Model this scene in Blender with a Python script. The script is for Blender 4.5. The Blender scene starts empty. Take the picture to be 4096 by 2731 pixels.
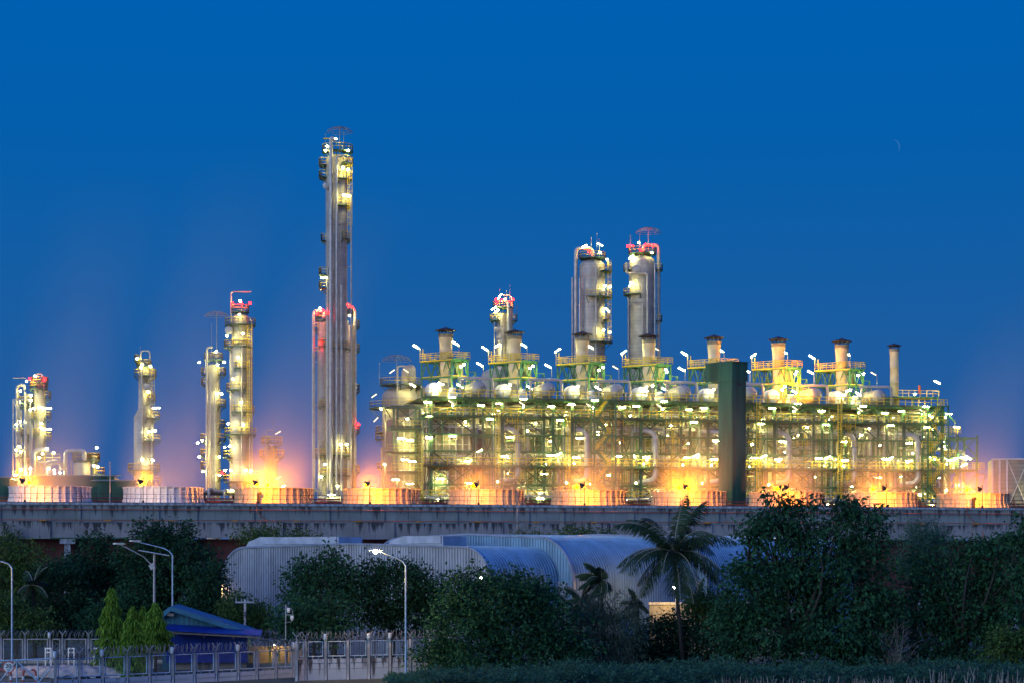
import bpy, math, random
import numpy as np
from mathutils import Vector, Matrix

random.seed(7)
rng = np.random.default_rng(11)
sc = bpy.context.scene
COL = sc.collection
R = math.radians

# ------------------------------------------------------------------ camera
FPX, HOR, EYE = 7964.0, 2210.0, 10.3          # focal length in photo pixels, horizon row, eye height
cam = bpy.data.cameras.new('camera')
co = bpy.data.objects.new('camera', cam)
COL.objects.link(co)
sc.camera = co
cam.sensor_width = 36.0
cam.lens = FPX / 4096.0 * 36.0
cam.shift_y = (HOR - 1365.5) / 4096.0
cam.clip_start = 1.0
cam.clip_end = 9000.0
co.location = (0, 0, EYE)
co.rotation_euler = (R(90), 0, 0)

# ------------------------------------------------------------------ world, sun, exposure
SUN_EL, SUN_AZ = 9.0, 222.0                    # afterglow behind the camera, to its left
world = bpy.data.worlds.new('World')
sc.world = world
world.use_nodes = True
nt = world.node_tree
N = nt.nodes
bg = N['Background']
sky = N.new('ShaderNodeTexSky')
sky.sky_type = 'NISHITA'
sky.sun_disc = False
sky.sun_elevation = R(0.0)
sky.sun_rotation = R(SUN_AZ)
sky.ozone_density = 6.0
sky.dust_density = 0.3
tc = N.new('ShaderNodeTexCoord')
sep = N.new('ShaderNodeSeparateXYZ')
nt.links.new(tc.outputs['Generated'], sep.inputs[0])
rmp = N.new('ShaderNodeValToRGB')              # dusk gradient near the horizon, where the model sky turns black
cr = rmp.color_ramp
cr.interpolation = 'B_SPLINE'
stops = [(0.0, (0.050, 0.104, 0.315)), (0.03, (0.032, 0.105, 0.325)), (0.075, (0.016, 0.106, 0.335)), (0.14, (0.006, 0.110, 0.37)), (0.21, (0.0, 0.112, 0.41)), (0.30, (0.0, 0.118, 0.46))]
cr.elements[0].position, cr.elements[0].color = stops[0][0], stops[0][1] + (1,)
cr.elements[1].position, cr.elements[1].color = stops[-1][0], stops[-1][1] + (1,)
for p, c in stops[1:-1]:
    e = cr.elements.new(p)
    e.color = c + (1,)
nt.links.new(sep.outputs['Z'], rmp.inputs[0])
mr = N.new('ShaderNodeMapRange')
mr.inputs[1].default_value, mr.inputs[2].default_value = 0.30, 0.55
nt.links.new(sep.outputs['Z'], mr.inputs[0])
mx = N.new('ShaderNodeMix')
mx.data_type = 'RGBA'
nt.links.new(mr.outputs[0], mx.inputs[0])
nt.links.new(rmp.outputs[0], mx.inputs[6])
gain = N.new('ShaderNodeMix')                   # gain added to the sky out of view, to lift the ambient light
gain.data_type = 'RGBA'
gain.blend_type = 'MULTIPLY'
gain.inputs[0].default_value = 1.0
gain.inputs[7].default_value = (1.8, 2.7, 2.6, 1)
nt.links.new(sky.outputs[0], gain.inputs[6])
nt.links.new(gain.outputs[2], mx.inputs[7])
nt.links.new(mx.outputs[2], bg.inputs[0])
bg.inputs[1].default_value = 1.0

sl = bpy.data.lights.new('sun', 'SUN')
sl.energy = 2.0
sl.angle = R(50)
sl.color = (0.72, 0.88, 1.0)
so = bpy.data.objects.new('sun', sl)
COL.objects.link(so)
az = R(SUN_AZ)
sd = Vector((math.sin(az) * math.cos(R(SUN_EL)), math.cos(az) * math.cos(R(SUN_EL)), math.sin(R(SUN_EL))))
so.rotation_euler = sd.to_track_quat('Z', 'Y').to_euler()

sc.view_settings.view_transform = 'Standard'
sc.view_settings.look = 'None'
sc.view_settings.gamma = 1
sc.view_settings.exposure = 0.0
sc.render.engine = 'CYCLES'
sc.cycles.use_denoising = True
sc.cycles.max_bounces = 5
sc.cycles.diffuse_bounces = 2
sc.cycles.glossy_bounces = 2
sc.cycles.transmission_bounces = 2
sc.cycles.volume_bounces = 0
sc.cycles.transparent_max_bounces = 6
sc.cycles.volume_step_rate = 2.0
sc.cycles.sample_clamp_indirect = 4.0
sc.cycles.caustics_reflective = False
sc.cycles.caustics_refractive = False


# ------------------------------------------------------------------ helpers
def W(px, py, Y):
    """world point seen at photo pixel (px, py) at distance Y"""
    return Vector(((px - 2048) / FPX * Y, Y, EYE - (py - HOR) / FPX * Y))


class MB:
    def __init__(self):
        self.v, self.f, self.m, self.s = [], [], [], []

    def add(self, vs, fs, mi=0, sm=False):
        b = len(self.v)
        self.v.extend([tuple(p) for p in vs])
        self.f.extend([tuple(i + b for i in q) for q in fs])
        self.m.extend([mi] * len(fs))
        self.s.extend([sm] * len(fs))
        return self

    def box(self, x0, x1, y0, y1, z0, z1, mi=0):
        vs = [(x0, y0, z0), (x1, y0, z0), (x1, y1, z0), (x0, y1, z0), (x0, y0, z1), (x1, y0, z1), (x1, y1, z1), (x0, y1, z1)]
        return self.add(vs, [(0, 3, 2, 1), (4, 5, 6, 7), (0, 1, 5, 4), (1, 2, 6, 5), (2, 3, 7, 6), (3, 0, 4, 7)], mi)

    def bar(self, p0, p1, w, h=None, mi=0):
        h = h or w
        p0, p1 = Vector(p0), Vector(p1)
        d = p1 - p0
        if d.length < 1e-6:
            return self
        d.normalize()
        up = Vector((0, 0, 1)) if abs(d.z) < 0.95 else Vector((0, 1, 0))
        s = d.cross(up).normalized()
        t = s.cross(d).normalized()
        s, t = s * w / 2, t * h / 2
        vs = [p0 - s - t, p0 + s - t, p0 + s + t, p0 - s + t, p1 - s - t, p1 + s - t, p1 + s + t, p1 - s + t]
        return self.add(vs, [(0, 3, 2, 1), (4, 5, 6, 7), (0, 1, 5, 4), (1, 2, 6, 5), (2, 3, 7, 6), (3, 0, 4, 7)], mi)

    def sweep(self, pts, rad, n=8, mi=0, caps=True):
        pts = [Vector(p) for p in pts]
        if not hasattr(rad, '__len__'):
            rad = [rad] * len(pts)
        d0 = (pts[1] - pts[0]).normalized()
        up = Vector((0, 0, 1)) if abs(d0.z) < 0.9 else Vector((0, 1, 0))
        s = d0.cross(up).normalized()
        vs, fs = [], []
        for i, p in enumerate(pts):
            a = pts[max(i - 1, 0)]
            b = pts[min(i + 1, len(pts) - 1)]
            d = (b - a).normalized()
            s = (s - d * s.dot(d)).normalized()
            t = d.cross(s)
            for k in range(n):
                an = 2 * math.pi * k / n
                vs.append(p + (s * math.cos(an) + t * math.sin(an)) * rad[i])
        for i in range(len(pts) - 1):
            for k in range(n):
                k2 = (k + 1) % n
                fs.append((i * n + k, i * n + k2, (i + 1) * n + k2, (i + 1) * n + k))
        self.add(vs, fs, mi, True)
        if caps:
            self.add(vs[:n], [tuple(reversed(range(n)))], mi)
            self.add(vs[-n:], [tuple(range(n))], mi)
        return self

    def tube(self, p0, p1, r, r1=None, n=8, mi=0):
        return self.sweep([p0, p1], [r, r if r1 is None else r1], n, mi)

    def pipe(self, pts, r, bend=None, n=10, mi=0, flange=0):
        pts = [Vector(p) for p in pts]
        bend = bend or r * 2.2
        out = [pts[0]]
        for i in range(1, len(pts) - 1):
            a, p, b = pts[i - 1], pts[i], pts[i + 1]
            da, db = (a - p), (b - p)
            k = min(bend, da.length * 0.49, db.length * 0.49)
            A, B = p + da.normalized() * k, p + db.normalized() * k
            for j in range(7):
                t = j / 6
                out.append(A * (1 - t) ** 2 + p * 2 * t * (1 - t) + B * t * t)
        out.append(pts[-1])
        self.sweep(out, r, n, mi)
        if flange:
            for i in range(len(pts) - 1):
                a, b = pts[i], pts[i + 1]
                L = (b - a).length
                d = (b - a).normalized()
                q = flange * 0.6
                while q < L - flange * 0.3:
                    self.sweep([a + d * (q - 0.05), a + d * (q + 0.05)], r * 1.13, n, mi)
                    q += flange
        return self

    def lathe(self, prof, c=(0, 0, 0), n=28, mi=0, sm=True, a0=0.0, a1=360.0):
        full = abs(a1 - a0) >= 360
        m = n if full else n + 1
        vs, fs = [], []
        for (r, z) in prof:
            for k in range(m):
                an = R(a0 + (a1 - a0) * k / n)
                vs.append((c[0] + r * math.cos(an), c[1] + r * math.sin(an), c[2] + z))
        for i in range(len(prof) - 1):
            for k in range(n):
                k2 = (k + 1) % m
                fs.append((i * m + k, i * m + k2, (i + 1) * m + k2, (i + 1) * m + k))
        return self.add(vs, fs, mi, sm)

    def prism(self, poly, z0, z1, mi=0):
        n = len(poly)
        vs = [(p[0], p[1], z0) for p in poly] + [(p[0], p[1], z1) for p in poly]
        fs = [tuple(reversed(range(n))), tuple(range(n, 2 * n))] + [(i, (i + 1) % n, n + (i + 1) % n, n + i) for i in range(n)]
        return self.add(vs, fs, mi)

    def build(self, name, mats, parent=None, loc=None):
        me = bpy.data.meshes.new(name)
        me.from_pydata(self.v, [], self.f)
        if not isinstance(mats, (list, tuple)):
            mats = [mats]
        for m in mats:
            me.materials.append(m)
        me.polygons.foreach_set('material_index', self.m)
        me.polygons.foreach_set('use_smooth', self.s)
        me.update()
        o = bpy.data.objects.new(name, me)
        COL.objects.link(o)
        if parent:
            o.parent = parent
        if loc is not None:
            o.location = loc
        return o


def tag(o, label=None, cat=None, group=None, kind=None):
    if label:
        o['label'] = label
    if cat:
        o['category'] = cat
    if group:
        o['group'] = group
    if kind:
        o['kind'] = kind
    return o


def thing(name, label, cat, loc=(0, 0, 0), rz=0.0, group=None):
    o = bpy.data.objects.new(name, None)
    o.empty_display_size = 0.5
    COL.objects.link(o)
    o.location = loc
    o.rotation_euler = (0, 0, rz)
    return tag(o, label, cat, group)


def put(mesh_obj_data, name, parent, loc, rot=(0, 0, 0), scale=None):
    o = bpy.data.objects.new(name, mesh_obj_data)
    COL.objects.link(o)
    o.parent = parent
    o.location = loc
    o.rotation_euler = rot
    if scale:
        o.scale = (scale,) * 3 if not hasattr(scale, '__len__') else scale
    return o


def kids(o):
    return [c for c in bpy.data.objects if c.parent == o]


def copy_tree(o, tree, parent=None, skip=()):
    c = o.copy()
    COL.objects.link(c)
    if parent:
        c.parent = parent
    for ch in tree.get(o.name, []):
        if ch.name in skip:
            continue
        copy_tree(ch, tree, c, skip)
    return c


def child_map():
    t = {}
    for o in bpy.data.objects:
        if o.parent:
            t.setdefault(o.parent.name, []).append(o)
    return t


# ------------------------------------------------------------------ materials
def mat(name, col, rough=0.6, metal=0.0, var=0.0, vscale=1.5, bump=0.0, bscale=8.0, band=None, stretch=(1, 1, 1), col2=None, spec=None):
    m = bpy.data.materials.new(name)
    m.use_nodes = True
    t = m.node_tree
    n = t.nodes
    b = n['Principled BSDF']
    b.inputs['Roughness'].default_value = rough
    b.inputs['Metallic'].default_value = metal
    if spec is not None:
        b.inputs['Specular IOR Level'].default_value = spec
    b.inputs['Base Color'].default_value = tuple(col) + (1,)
    tcn = n.new('ShaderNodeTexCoord')
    mp = n.new('ShaderNodeMapping')
    mp.inputs['Scale'].default_value = stretch
    t.links.new(tcn.outputs['Object'], mp.inputs[0])
    if var or col2:
        no = n.new('ShaderNodeTexNoise')
        no.inputs['Scale'].default_value = vscale
        no.inputs['Detail'].default_value = 5
        t.links.new(mp.outputs[0], no.inputs['Vector'])
        rp = n.new('ShaderNodeValToRGB')
        c2 = col2 or tuple(c * (1 - var) for c in col)
        c1 = tuple(min(1, c * (1 + var * 0.4)) for c in col) if not col2 else col
        rp.color_ramp.elements[0].position = 0.38
        rp.color_ramp.elements[0].color = tuple(c2) + (1,)
        rp.color_ramp.elements[1].position = 0.62
        rp.color_ramp.elements[1].color = tuple(c1) + (1,)
        t.links.new(no.outputs[0], rp.inputs[0])
        src = rp.outputs[0]
        if band:
            wv = n.new('ShaderNodeTexWave')
            wv.wave_type = 'BANDS'
            wv.bands_direction = 'Z'
            wv.wave_profile = 'SAW'
            wv.inputs['Scale'].default_value = band
            wv.inputs['Distortion'].default_value = 0.0
            t.links.new(tcn.outputs['Object'], wv.inputs['Vector'])
            r2 = n.new('ShaderNodeValToRGB')
            r2.color_ramp.elements[0].position = 0.0
            r2.color_ramp.elements[0].color = (0.62, 0.62, 0.62, 1)
            r2.color_ramp.elements[1].position = 0.12
            r2.color_ramp.elements[1].color = (1, 1, 1, 1)
            t.links.new(wv.outputs[0], r2.inputs[0])
            mm = n.new('ShaderNodeMix')
            mm.data_type = 'RGBA'
            mm.blend_type = 'MULTIPLY'
            mm.inputs[0].default_value = 1.0
            t.links.new(src, mm.inputs[6])
            t.links.new(r2.outputs[0], mm.inputs[7])
            src = mm.outputs[2]
        t.links.new(src, b.inputs['Base Color'])
    if bump:
        nb = n.new('ShaderNodeTexNoise')
        nb.inputs['Scale'].default_value = bscale
        t.links.new(tcn.outputs['Object'], nb.inputs['Vector'])
        bp = n.new('ShaderNodeBump')
        bp.inputs['Strength'].default_value = bump
        t.links.new(nb.outputs[0], bp.inputs['Height'])
        t.links.new(bp.outputs[0], b.inputs['Normal'])
    return m


def emit(name, col, s):
    m = bpy.data.materials.new(name)
    m.use_nodes = True
    t = m.node_tree
    t.nodes.remove(t.nodes['Principled BSDF'])
    e = t.nodes.new('ShaderNodeEmission')
    e.inputs[0].default_value = tuple(col) + (1,)
    e.inputs[1].default_value = s
    t.links.new(e.outputs[0], t.nodes['Material Output'].inputs[0])
    return m


def stained(name, col, dark, jx, jz, zt, zb):
    """cast concrete: joints of a formwork grid, dark run-off streaks that start at the top edge zt and thin out towards zb"""
    m = bpy.data.materials.new(name)
    m.use_nodes = True
    t = m.node_tree
    n = t.nodes
    L = t.links.new
    b = n['Principled BSDF']
    b.inputs['Roughness'].default_value = 0.85
    tcn = n.new('ShaderNodeTexCoord')
    sp = n.new('ShaderNodeSeparateXYZ')
    L(tcn.outputs['Object'], sp.inputs[0])
    mp = n.new('ShaderNodeMapping')
    mp.inputs['Scale'].default_value = (1.1, 1.1, 0.10)
    oi = n.new('ShaderNodeObjectInfo')                 # every cast panel is stained differently
    om = n.new('ShaderNodeVectorMath')
    om.operation = 'MULTIPLY_ADD'
    cb_ = n.new('ShaderNodeCombineXYZ')
    L(oi.outputs['Random'], cb_.inputs[0])
    om.inputs[1].default_value = (90, 0, 0)
    L(cb_.outputs[0], om.inputs[0])
    L(tcn.outputs['Object'], om.inputs[2])
    L(om.outputs[0], mp.inputs[0])
    n1 = n.new('ShaderNodeTexNoise')
    n1.inputs['Scale'].default_value = 1.6
    n1.inputs['Detail'].default_value = 6
    n1.inputs['Roughness'].default_value = 0.65
    L(mp.outputs[0], n1.inputs['Vector'])
    mrz = n.new('ShaderNodeMapRange')
    mrz.inputs[1].default_value, mrz.inputs[2].default_value = zb, zt
    mrz.inputs[3].default_value, mrz.inputs[4].default_value = -0.13, 0.10
    L(sp.outputs['Z'], mrz.inputs[0])
    ad = n.new('ShaderNodeMath')
    ad.operation = 'ADD'
    L(n1.outputs[0], ad.inputs[0])
    L(mrz.outputs[0], ad.inputs[1])
    r1 = n.new('ShaderNodeValToRGB')
    r1.color_ramp.elements[0].position = 0.53
    r1.color_ramp.elements[0].color = (0, 0, 0, 1)
    r1.color_ramp.elements[1].position = 0.61
    r1.color_ramp.elements[1].color = (1, 1, 1, 1)
    L(ad.outputs[0], r1.inputs[0])
    n2 = n.new('ShaderNodeTexNoise')
    n2.inputs['Scale'].default_value = 0.5
    n2.inputs['Detail'].default_value = 8
    L(tcn.outputs['Object'], n2.inputs['Vector'])
    r2 = n.new('ShaderNodeValToRGB')
    r2.color_ramp.elements[0].position = 0.3
    r2.color_ramp.elements[0].color = tuple(c * 0.72 for c in col) + (1,)
    r2.color_ramp.elements[1].position = 0.7
    r2.color_ramp.elements[1].color = tuple(col) + (1,)
    L(n2.outputs[0], r2.inputs[0])
    cx = n.new('ShaderNodeCombineXYZ')
    L(sp.outputs['X'], cx.inputs[0])
    L(sp.outputs['Z'], cx.inputs[1])
    br = n.new('ShaderNodeTexBrick')
    br.offset = 0.0
    br.inputs['Color1'].default_value = (1, 1, 1, 1)
    br.inputs['Color2'].default_value = (0.86, 0.86, 0.86, 1)
    br.inputs['Mortar'].default_value = (0.55, 0.55, 0.55, 1)
    br.inputs['Scale'].default_value = 1.0
    br.inputs['Mortar Size'].default_value = 0.03
    br.inputs['Brick Width'].default_value = jx
    br.inputs['Row Height'].default_value = jz
    L(cx.outputs[0], br.inputs['Vector'])
    mm = n.new('ShaderNodeMix')
    mm.data_type = 'RGBA'
    mm.blend_type = 'MULTIPLY'
    mm.inputs[0].default_value = 1
    L(r2.outputs[0], mm.inputs[6])
    L(br.outputs[0], mm.inputs[7])
    m2 = n.new('ShaderNodeMix')
    m2.data_type = 'RGBA'
    L(r1.outputs[0], m2.inputs[0])
    L(mm.outputs[2], m2.inputs[6])
    m2.inputs[7].default_value = tuple(dark) + (1,)
    L(m2.outputs[2], b.inputs['Base Color'])
    return m


def leafmat(name, c1, c2, trans=0.25):
    m = bpy.data.materials.new(name)
    m.use_nodes = True
    t = m.node_tree
    n = t.nodes
    L = t.links.new
    b = n['Principled BSDF']
    b.inputs['Roughness'].default_value = 0.7
    b.inputs['Specular IOR Level'].default_value = 0.12
    geo = n.new('ShaderNodeNewGeometry')
    tcn = n.new('ShaderNodeTexCoord')
    no = n.new('ShaderNodeTexNoise')
    no.inputs['Scale'].default_value = 0.55
    no.inputs['Detail'].default_value = 3
    L(tcn.outputs['Object'], no.inputs['Vector'])
    ad = n.new('ShaderNodeMath')
    ad.operation = 'MULTIPLY_ADD'
    ad.inputs[1].default_value = 0.45
    L(geo.outputs['Random Per Island'], ad.inputs[0])
    ml = n.new('ShaderNodeMath')
    ml.operation = 'MULTIPLY'
    ml.inputs[1].default_value = 0.75
    L(no.outputs[0], ml.inputs[0])
    L(ml.outputs[0], ad.inputs[2])
    r = n.new('ShaderNodeValToRGB')
    r.color_ramp.elements[0].position = 0.3
    r.color_ramp.elements[0].color = tuple(c1) + (1,)
    r.color_ramp.elements[1].position = 0.85
    r.color_ramp.elements[1].color = tuple(c2) + (1,)
    L(ad.outputs[0], r.inputs[0])
    L(r.outputs[0], b.inputs['Base Color'])
    tr = n.new('ShaderNodeBsdfTranslucent')
    L(r.outputs[0], tr.inputs[0])
    ms = n.new('ShaderNodeMixShader')
    ms.inputs[0].default_value = trans
    L(b.outputs[0], ms.inputs[1])
    L(tr.outputs[0], ms.inputs[2])
    L(ms.outputs[0], n['Material Output'].inputs[0])
    return m


M = dict(
    clad=mat('insulation_cladding', (0.36, 0.335, 0.29), 0.58, 0.1, 0.22, 0.5, band=0.42),
    clad_pipe=mat('pipe_cladding', (0.40, 0.38, 0.35), 0.45, 0.2, 0.2, 1.0),
    clad_warm=mat('brownish_cladding', (0.40, 0.36, 0.31), 0.5, 0.3, 0.25, 0.6, band=0.42),
    green=mat('green_steel_paint', (0.06, 0.20, 0.085), 0.5, 0.0, 0.3, 2.0),
    white_old=mat('chalky_white_fibreglass', (0.74, 0.72, 0.66), 0.5, 0.0, 0.12, 0.8),  # same white shell without the lamplight tint
    dgreen=mat('dark_green_paint', (0.06, 0.12, 0.075), 0.55, 0.0, 0.3, 1.0),
    yellow=mat('yellow_paint', (0.80, 0.56, 0.03), 0.5, 0.0, 0.2, 2.0),
    grey=mat('galvanised_steel', (0.33, 0.34, 0.35), 0.5, 0.5, 0.2, 3.0),
    dark=mat('dark_steel', (0.035, 0.035, 0.04), 0.6, 0.2, 0.3, 3.0),
    cap=mat('rusty_dark_cap', (0.045, 0.03, 0.028), 0.75, 0.1, 0.5, 2.0),
    beige=mat('beige_panel', (0.31, 0.28, 0.19), 0.6, 0.1, 0.2, 0.7),
    beige2=mat('cream_stiffener', (0.62, 0.58, 0.48), 0.6, 0.05, 0.2, 1.0),
    white=mat('white_fibreglass', (0.68, 0.55, 0.30), 0.45, 0.0, 0.14, 0.8),  # white shell with the orange of the sodium light put into its colour
    whitew=mat('worn_white_paint', (0.42, 0.42, 0.40), 0.6, 0.0, 0.3, 2.0),
    whitep=mat('white_paint', (0.78, 0.77, 0.72), 0.45, 0.0, 0.1, 1.2),
    red=mat('red_paint', (0.45, 0.05, 0.03), 0.5, 0.0, 0.2, 2.0),
    gsheet=mat('green_corrugated_sheet', (0.018, 0.12, 0.07), 0.5, 0.05, 0.45, 0.6, stretch=(1, 1, 0.15)),
    zinc=mat('zincalume_sheet', (0.36, 0.365, 0.38), 0.55, 0.1, 0.38, 0.5, stretch=(1, 1, 0.12)),
    zinc_rib=mat('zincalume_rib', (0.48, 0.48, 0.50), 0.5, 0.1, 0.2, 0.8),
    zinc_blue=mat('blue_grey_sheet', (0.20, 0.34, 0.43), 0.55, 0.1, 0.35, 0.5, stretch=(1, 1, 0.15)),
    zinc_blue_rib=mat('blue_grey_rib', (0.29, 0.44, 0.54), 0.45, 0.1, 0.2, 0.8),
    zinc_dark=mat('grey_flashing', (0.28, 0.31, 0.37), 0.5, 0.3, 0.2, 0.8),
    blue=mat('blue_sheet', (0.012, 0.045, 0.32), 0.4, 0.1, 0.25, 0.8),
    teal=mat('teal_sheet', (0.03, 0.14, 0.20), 0.45, 0.1, 0.3, 0.8, stretch=(3, 1, 0.2)),
    teal_roof=mat('teal_roof', (0.03, 0.15, 0.22), 0.8, 0.0, 0.2, 1.0),
    wallb=mat('cream_wall', (0.27, 0.25, 0.20), 0.8, 0.0, 0.2, 1.5),
    timber=mat('weathered_board', (0.20, 0.17, 0.14), 0.8, 0.0, 0.3, 3.0),
    bark=mat('bark', (0.035, 0.03, 0.022), 0.9, 0.0, 0.4, 4.0, 0.5, 10, stretch=(1, 1, 0.2)),
    palebark=mat('pale_stem', (0.30, 0.26, 0.20), 0.85, 0.0, 0.3, 4.0),
    louvre=mat('dark_red_louvre', (0.13, 0.035, 0.03), 0.8, 0.0, 0.3, 0.6),
    concw=stained('stained_deck_wall', (0.27, 0.29, 0.265), (0.055, 0.052, 0.055), 1.5, 1.1, 16.4, 14.2),
    concb=stained('stained_basin_band', (0.345, 0.31, 0.285), (0.05, 0.045, 0.05), 1.35, 5.0, 14.15, 12.2),
    concf=stained('stained_fence_wall', (0.50, 0.56, 0.60), (0.07, 0.07, 0.075), 1.9, 0.9, 2.3, -0.5),
    concp=mat('concrete_post', (0.38, 0.38, 0.39), 0.85, 0.0, 0.45, 2.5, stretch=(1, 1, 0.25)),
    frame=mat('blue_grey_pipe', (0.36, 0.48, 0.58), 0.45, 0.3, 0.3, 2.0),
    wire=mat('razor_wire', (0.25, 0.25, 0.25), 0.5, 0.6, 0.3, 3.0),
    tarp=mat('pale_tarpaulin', (0.42, 0.37, 0.30), 0.55, 0.0, 0.35, 1.2, 0.6, 3),
    ground=mat('soil_and_grass', (0.07, 0.08, 0.045), 0.95, 0.0, 0.4, 0.3, 0.4, 2),
    glass=mat('lamp_glass', (0.55, 0.6, 0.6), 0.15, 0.0, 0.1, 2.0),
    black=mat('black_paint', (0.015, 0.015, 0.017), 0.6),
    orangep=mat('orange_marker', (0.6, 0.22, 0.02), 0.6, 0.0, 0.2, 2.0),
    windsock=mat('orange_fabric', (0.75, 0.16, 0.05), 0.8, 0.0, 0.2, 2.0),
    solar=mat('solar_glass', (0.02, 0.03, 0.06), 0.2),
    orange_pipe=mat('orange_primer', (0.42, 0.10, 0.04), 0.6, 0.0, 0.3, 1.0),  # orange lamplight put into the pipe colour
    leafA=leafmat('dark_broad_leaf', (0.010, 0.042, 0.024), (0.042, 0.13, 0.048)),
    leafB=leafmat('deep_green_leaf', (0.008, 0.034, 0.019), (0.034, 0.10, 0.038)),
    leafC=leafmat('olive_leaf', (0.03, 0.07, 0.022), (0.10, 0.17, 0.04)),
    leafD=leafmat('bright_green_leaf', (0.07, 0.16, 0.02), (0.20, 0.36, 0.04), 0.3),
    leafE=leafmat('blue_green_leaf', (0.02, 0.08, 0.055), (0.07, 0.17, 0.10)),
    leafF=leafmat('grey_green_needle', (0.05, 0.075, 0.05), (0.12, 0.16, 0.09)),
    palm=leafmat('palm_leaflet', (0.02, 0.045, 0.025), (0.06, 0.10, 0.04)),
)
E_WHITE = emit('cool_lamp', (1.0, 0.88, 0.27), 185)
E_STRONG = emit('bright_lamp', (1.0, 0.88, 0.30), 300)
E_DIM = emit('dim_tube', (1.0, 0.85, 0.55), 2.5)
E_SOD = emit('sodium_lamp', (1.0, 0.29, 0.0), 1900)
E_SODW = emit('pale_sodium_lamp', (1.0, 0.31, 0.0), 1400)
E_SODBIG = emit('big_sodium_lamp', (1.0, 0.30, 0.0), 2800)
E_RED = emit('red_obstruction_lamp', (1.0, 0.001, 0.001), 190)
E_WARM = emit('warm_lamp', (1.0, 0.58, 0.14), 1100)


# shared luminaire meshes ------------------------------------------------------
def lamp_mesh(kind, em):
    mb = MB()
    if kind == 'tube':                     # long fluorescent luminaire: housing above, lit lens below
        mb.box(-0.56, 0.56, -0.12, 0.12, 0.03, 0.14, 0)
        mb.box(-0.54, 0.54, -0.11, 0.11, -0.10, 0.028, 1)
    elif kind == 'flood':                  # bulkhead floodlight with a domed lens
        mb.lathe([(0.0, 0.24), (0.12, 0.22), (0.17, 0.14), (0.17, 0.05)], n=12, mi=0)
        mb.lathe([(0.17, 0.045), (0.18, -0.05), (0.13, -0.17), (0.0, -0.21)], n=12, mi=1)
    elif kind == 'globe':                  # bare globe lamp on a short stem
        mb.tube((0, 0, -0.5), (0, 0, -0.22), 0.05, n=6)
        mb.lathe([(0.001, -0.22), (0.16, -0.16), (0.22, 0.0), (0.16, 0.16), (0.001, 0.22)], n=14, mi=1)
    elif kind == 'red':
        mb.lathe([(0.15, -0.30), (0.17, -0.18), (0.0, -0.17)], n=10, mi=0)
        mb.lathe([(0.16, -0.17), (0.20, 0.0), (0.15, 0.17), (0.0, 0.24)], n=10, mi=1)
    o = mb.build('lamp', [M['grey'], em])
    me = o.data
    bpy.data.objects.remove(o)
    return me


LM = {
    'T': lamp_mesh('tube', E_WHITE), 'TS': lamp_mesh('tube', E_STRONG), 'TD': lamp_mesh('tube', E_DIM),
    'F': lamp_mesh('flood', E_WHITE), 'FS': lamp_mesh('flood', E_STRONG), 'O': lamp_mesh('globe', E_SOD),
    'OB': lamp_mesh('globe', E_SODBIG), 'OW': lamp_mesh('globe', E_SODW), 'R': lamp_mesh('red', E_RED), 'TO': lamp_mesh('tube', E_SODW),
    'W': lamp_mesh('flood', E_WARM),
}


def lamp(kind, parent, p, tilt=None, yaw=0.0, scale=None, name='lamp'):
    if tilt is None:
        tilt = 0.0
    return put(LM[kind], name, parent, p, (0, R(tilt), R(yaw)), scale)


def rail(mb, pts, h=1.1, sp=1.6, w=0.07, mi=0, closed=False, mid=2):
    pts = [Vector(p) for p in pts]
    if closed:
        pts = pts + [pts[0]]
    for a, b in zip(pts[:-1], pts[1:]):
        L = (b - a).length
        k = max(1, round(L / sp))
        for i in range(k + 1):
            q = a.lerp(b, i / k)
            mb.bar(q, q + Vector((0, 0, h)), w, w, mi)
        for j in range(mid):
            dz = Vector((0, 0, h - j * h / (mid + 0.0) * 0.95))
            mb.bar(a + dz, b + dz, w, w, mi)


def ladder(mb, p, z0, z1, ax=(1, 0), w=0.55, cage=True, t=0.06, mi=0):
    x, y = p
    ax = Vector((ax[0], ax[1], 0))
    out = Vector((ax.y, -ax.x, 0))
    a = Vector((x, y, 0)) - ax * w / 2
    b = Vector((x, y, 0)) + ax * w / 2
    for q in (a, b):
        mb.bar((q.x, q.y, z0), (q.x, q.y, z1), t, t, mi)
    z = z0 + 0.3
    while z < z1:
        mb.bar((a.x, a.y, z), (b.x, b.y, z), t * 0.7, t * 0.7, mi)
        z += 0.45
    if cage:
        z = z0 + 2.2
        c = Vector((x, y, 0)) + out * 0.45
        while z < z1:
            ps = []
            for k in range(7):
                an = math.pi * k / 6
                ps.append(Vector((x, y, z)) - ax * 0.42 * math.cos(an) + out * 0.75 * math.sin(an))
            for q, r_ in zip(ps[:-1], ps[1:]):
                mb.bar(q, r_, 0.05, 0.05, mi)
            z += 1.1
        for k in (1, 3, 5):
            an = math.pi * k / 6
            q = Vector((x, y, 0)) - ax * 0.42 * math.cos(an) + out * 0.75 * math.sin(an)
            mb.bar((q.x, q.y, z0 + 2.2), (q.x, q.y, z1), 0.04, 0.04, mi)


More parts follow.
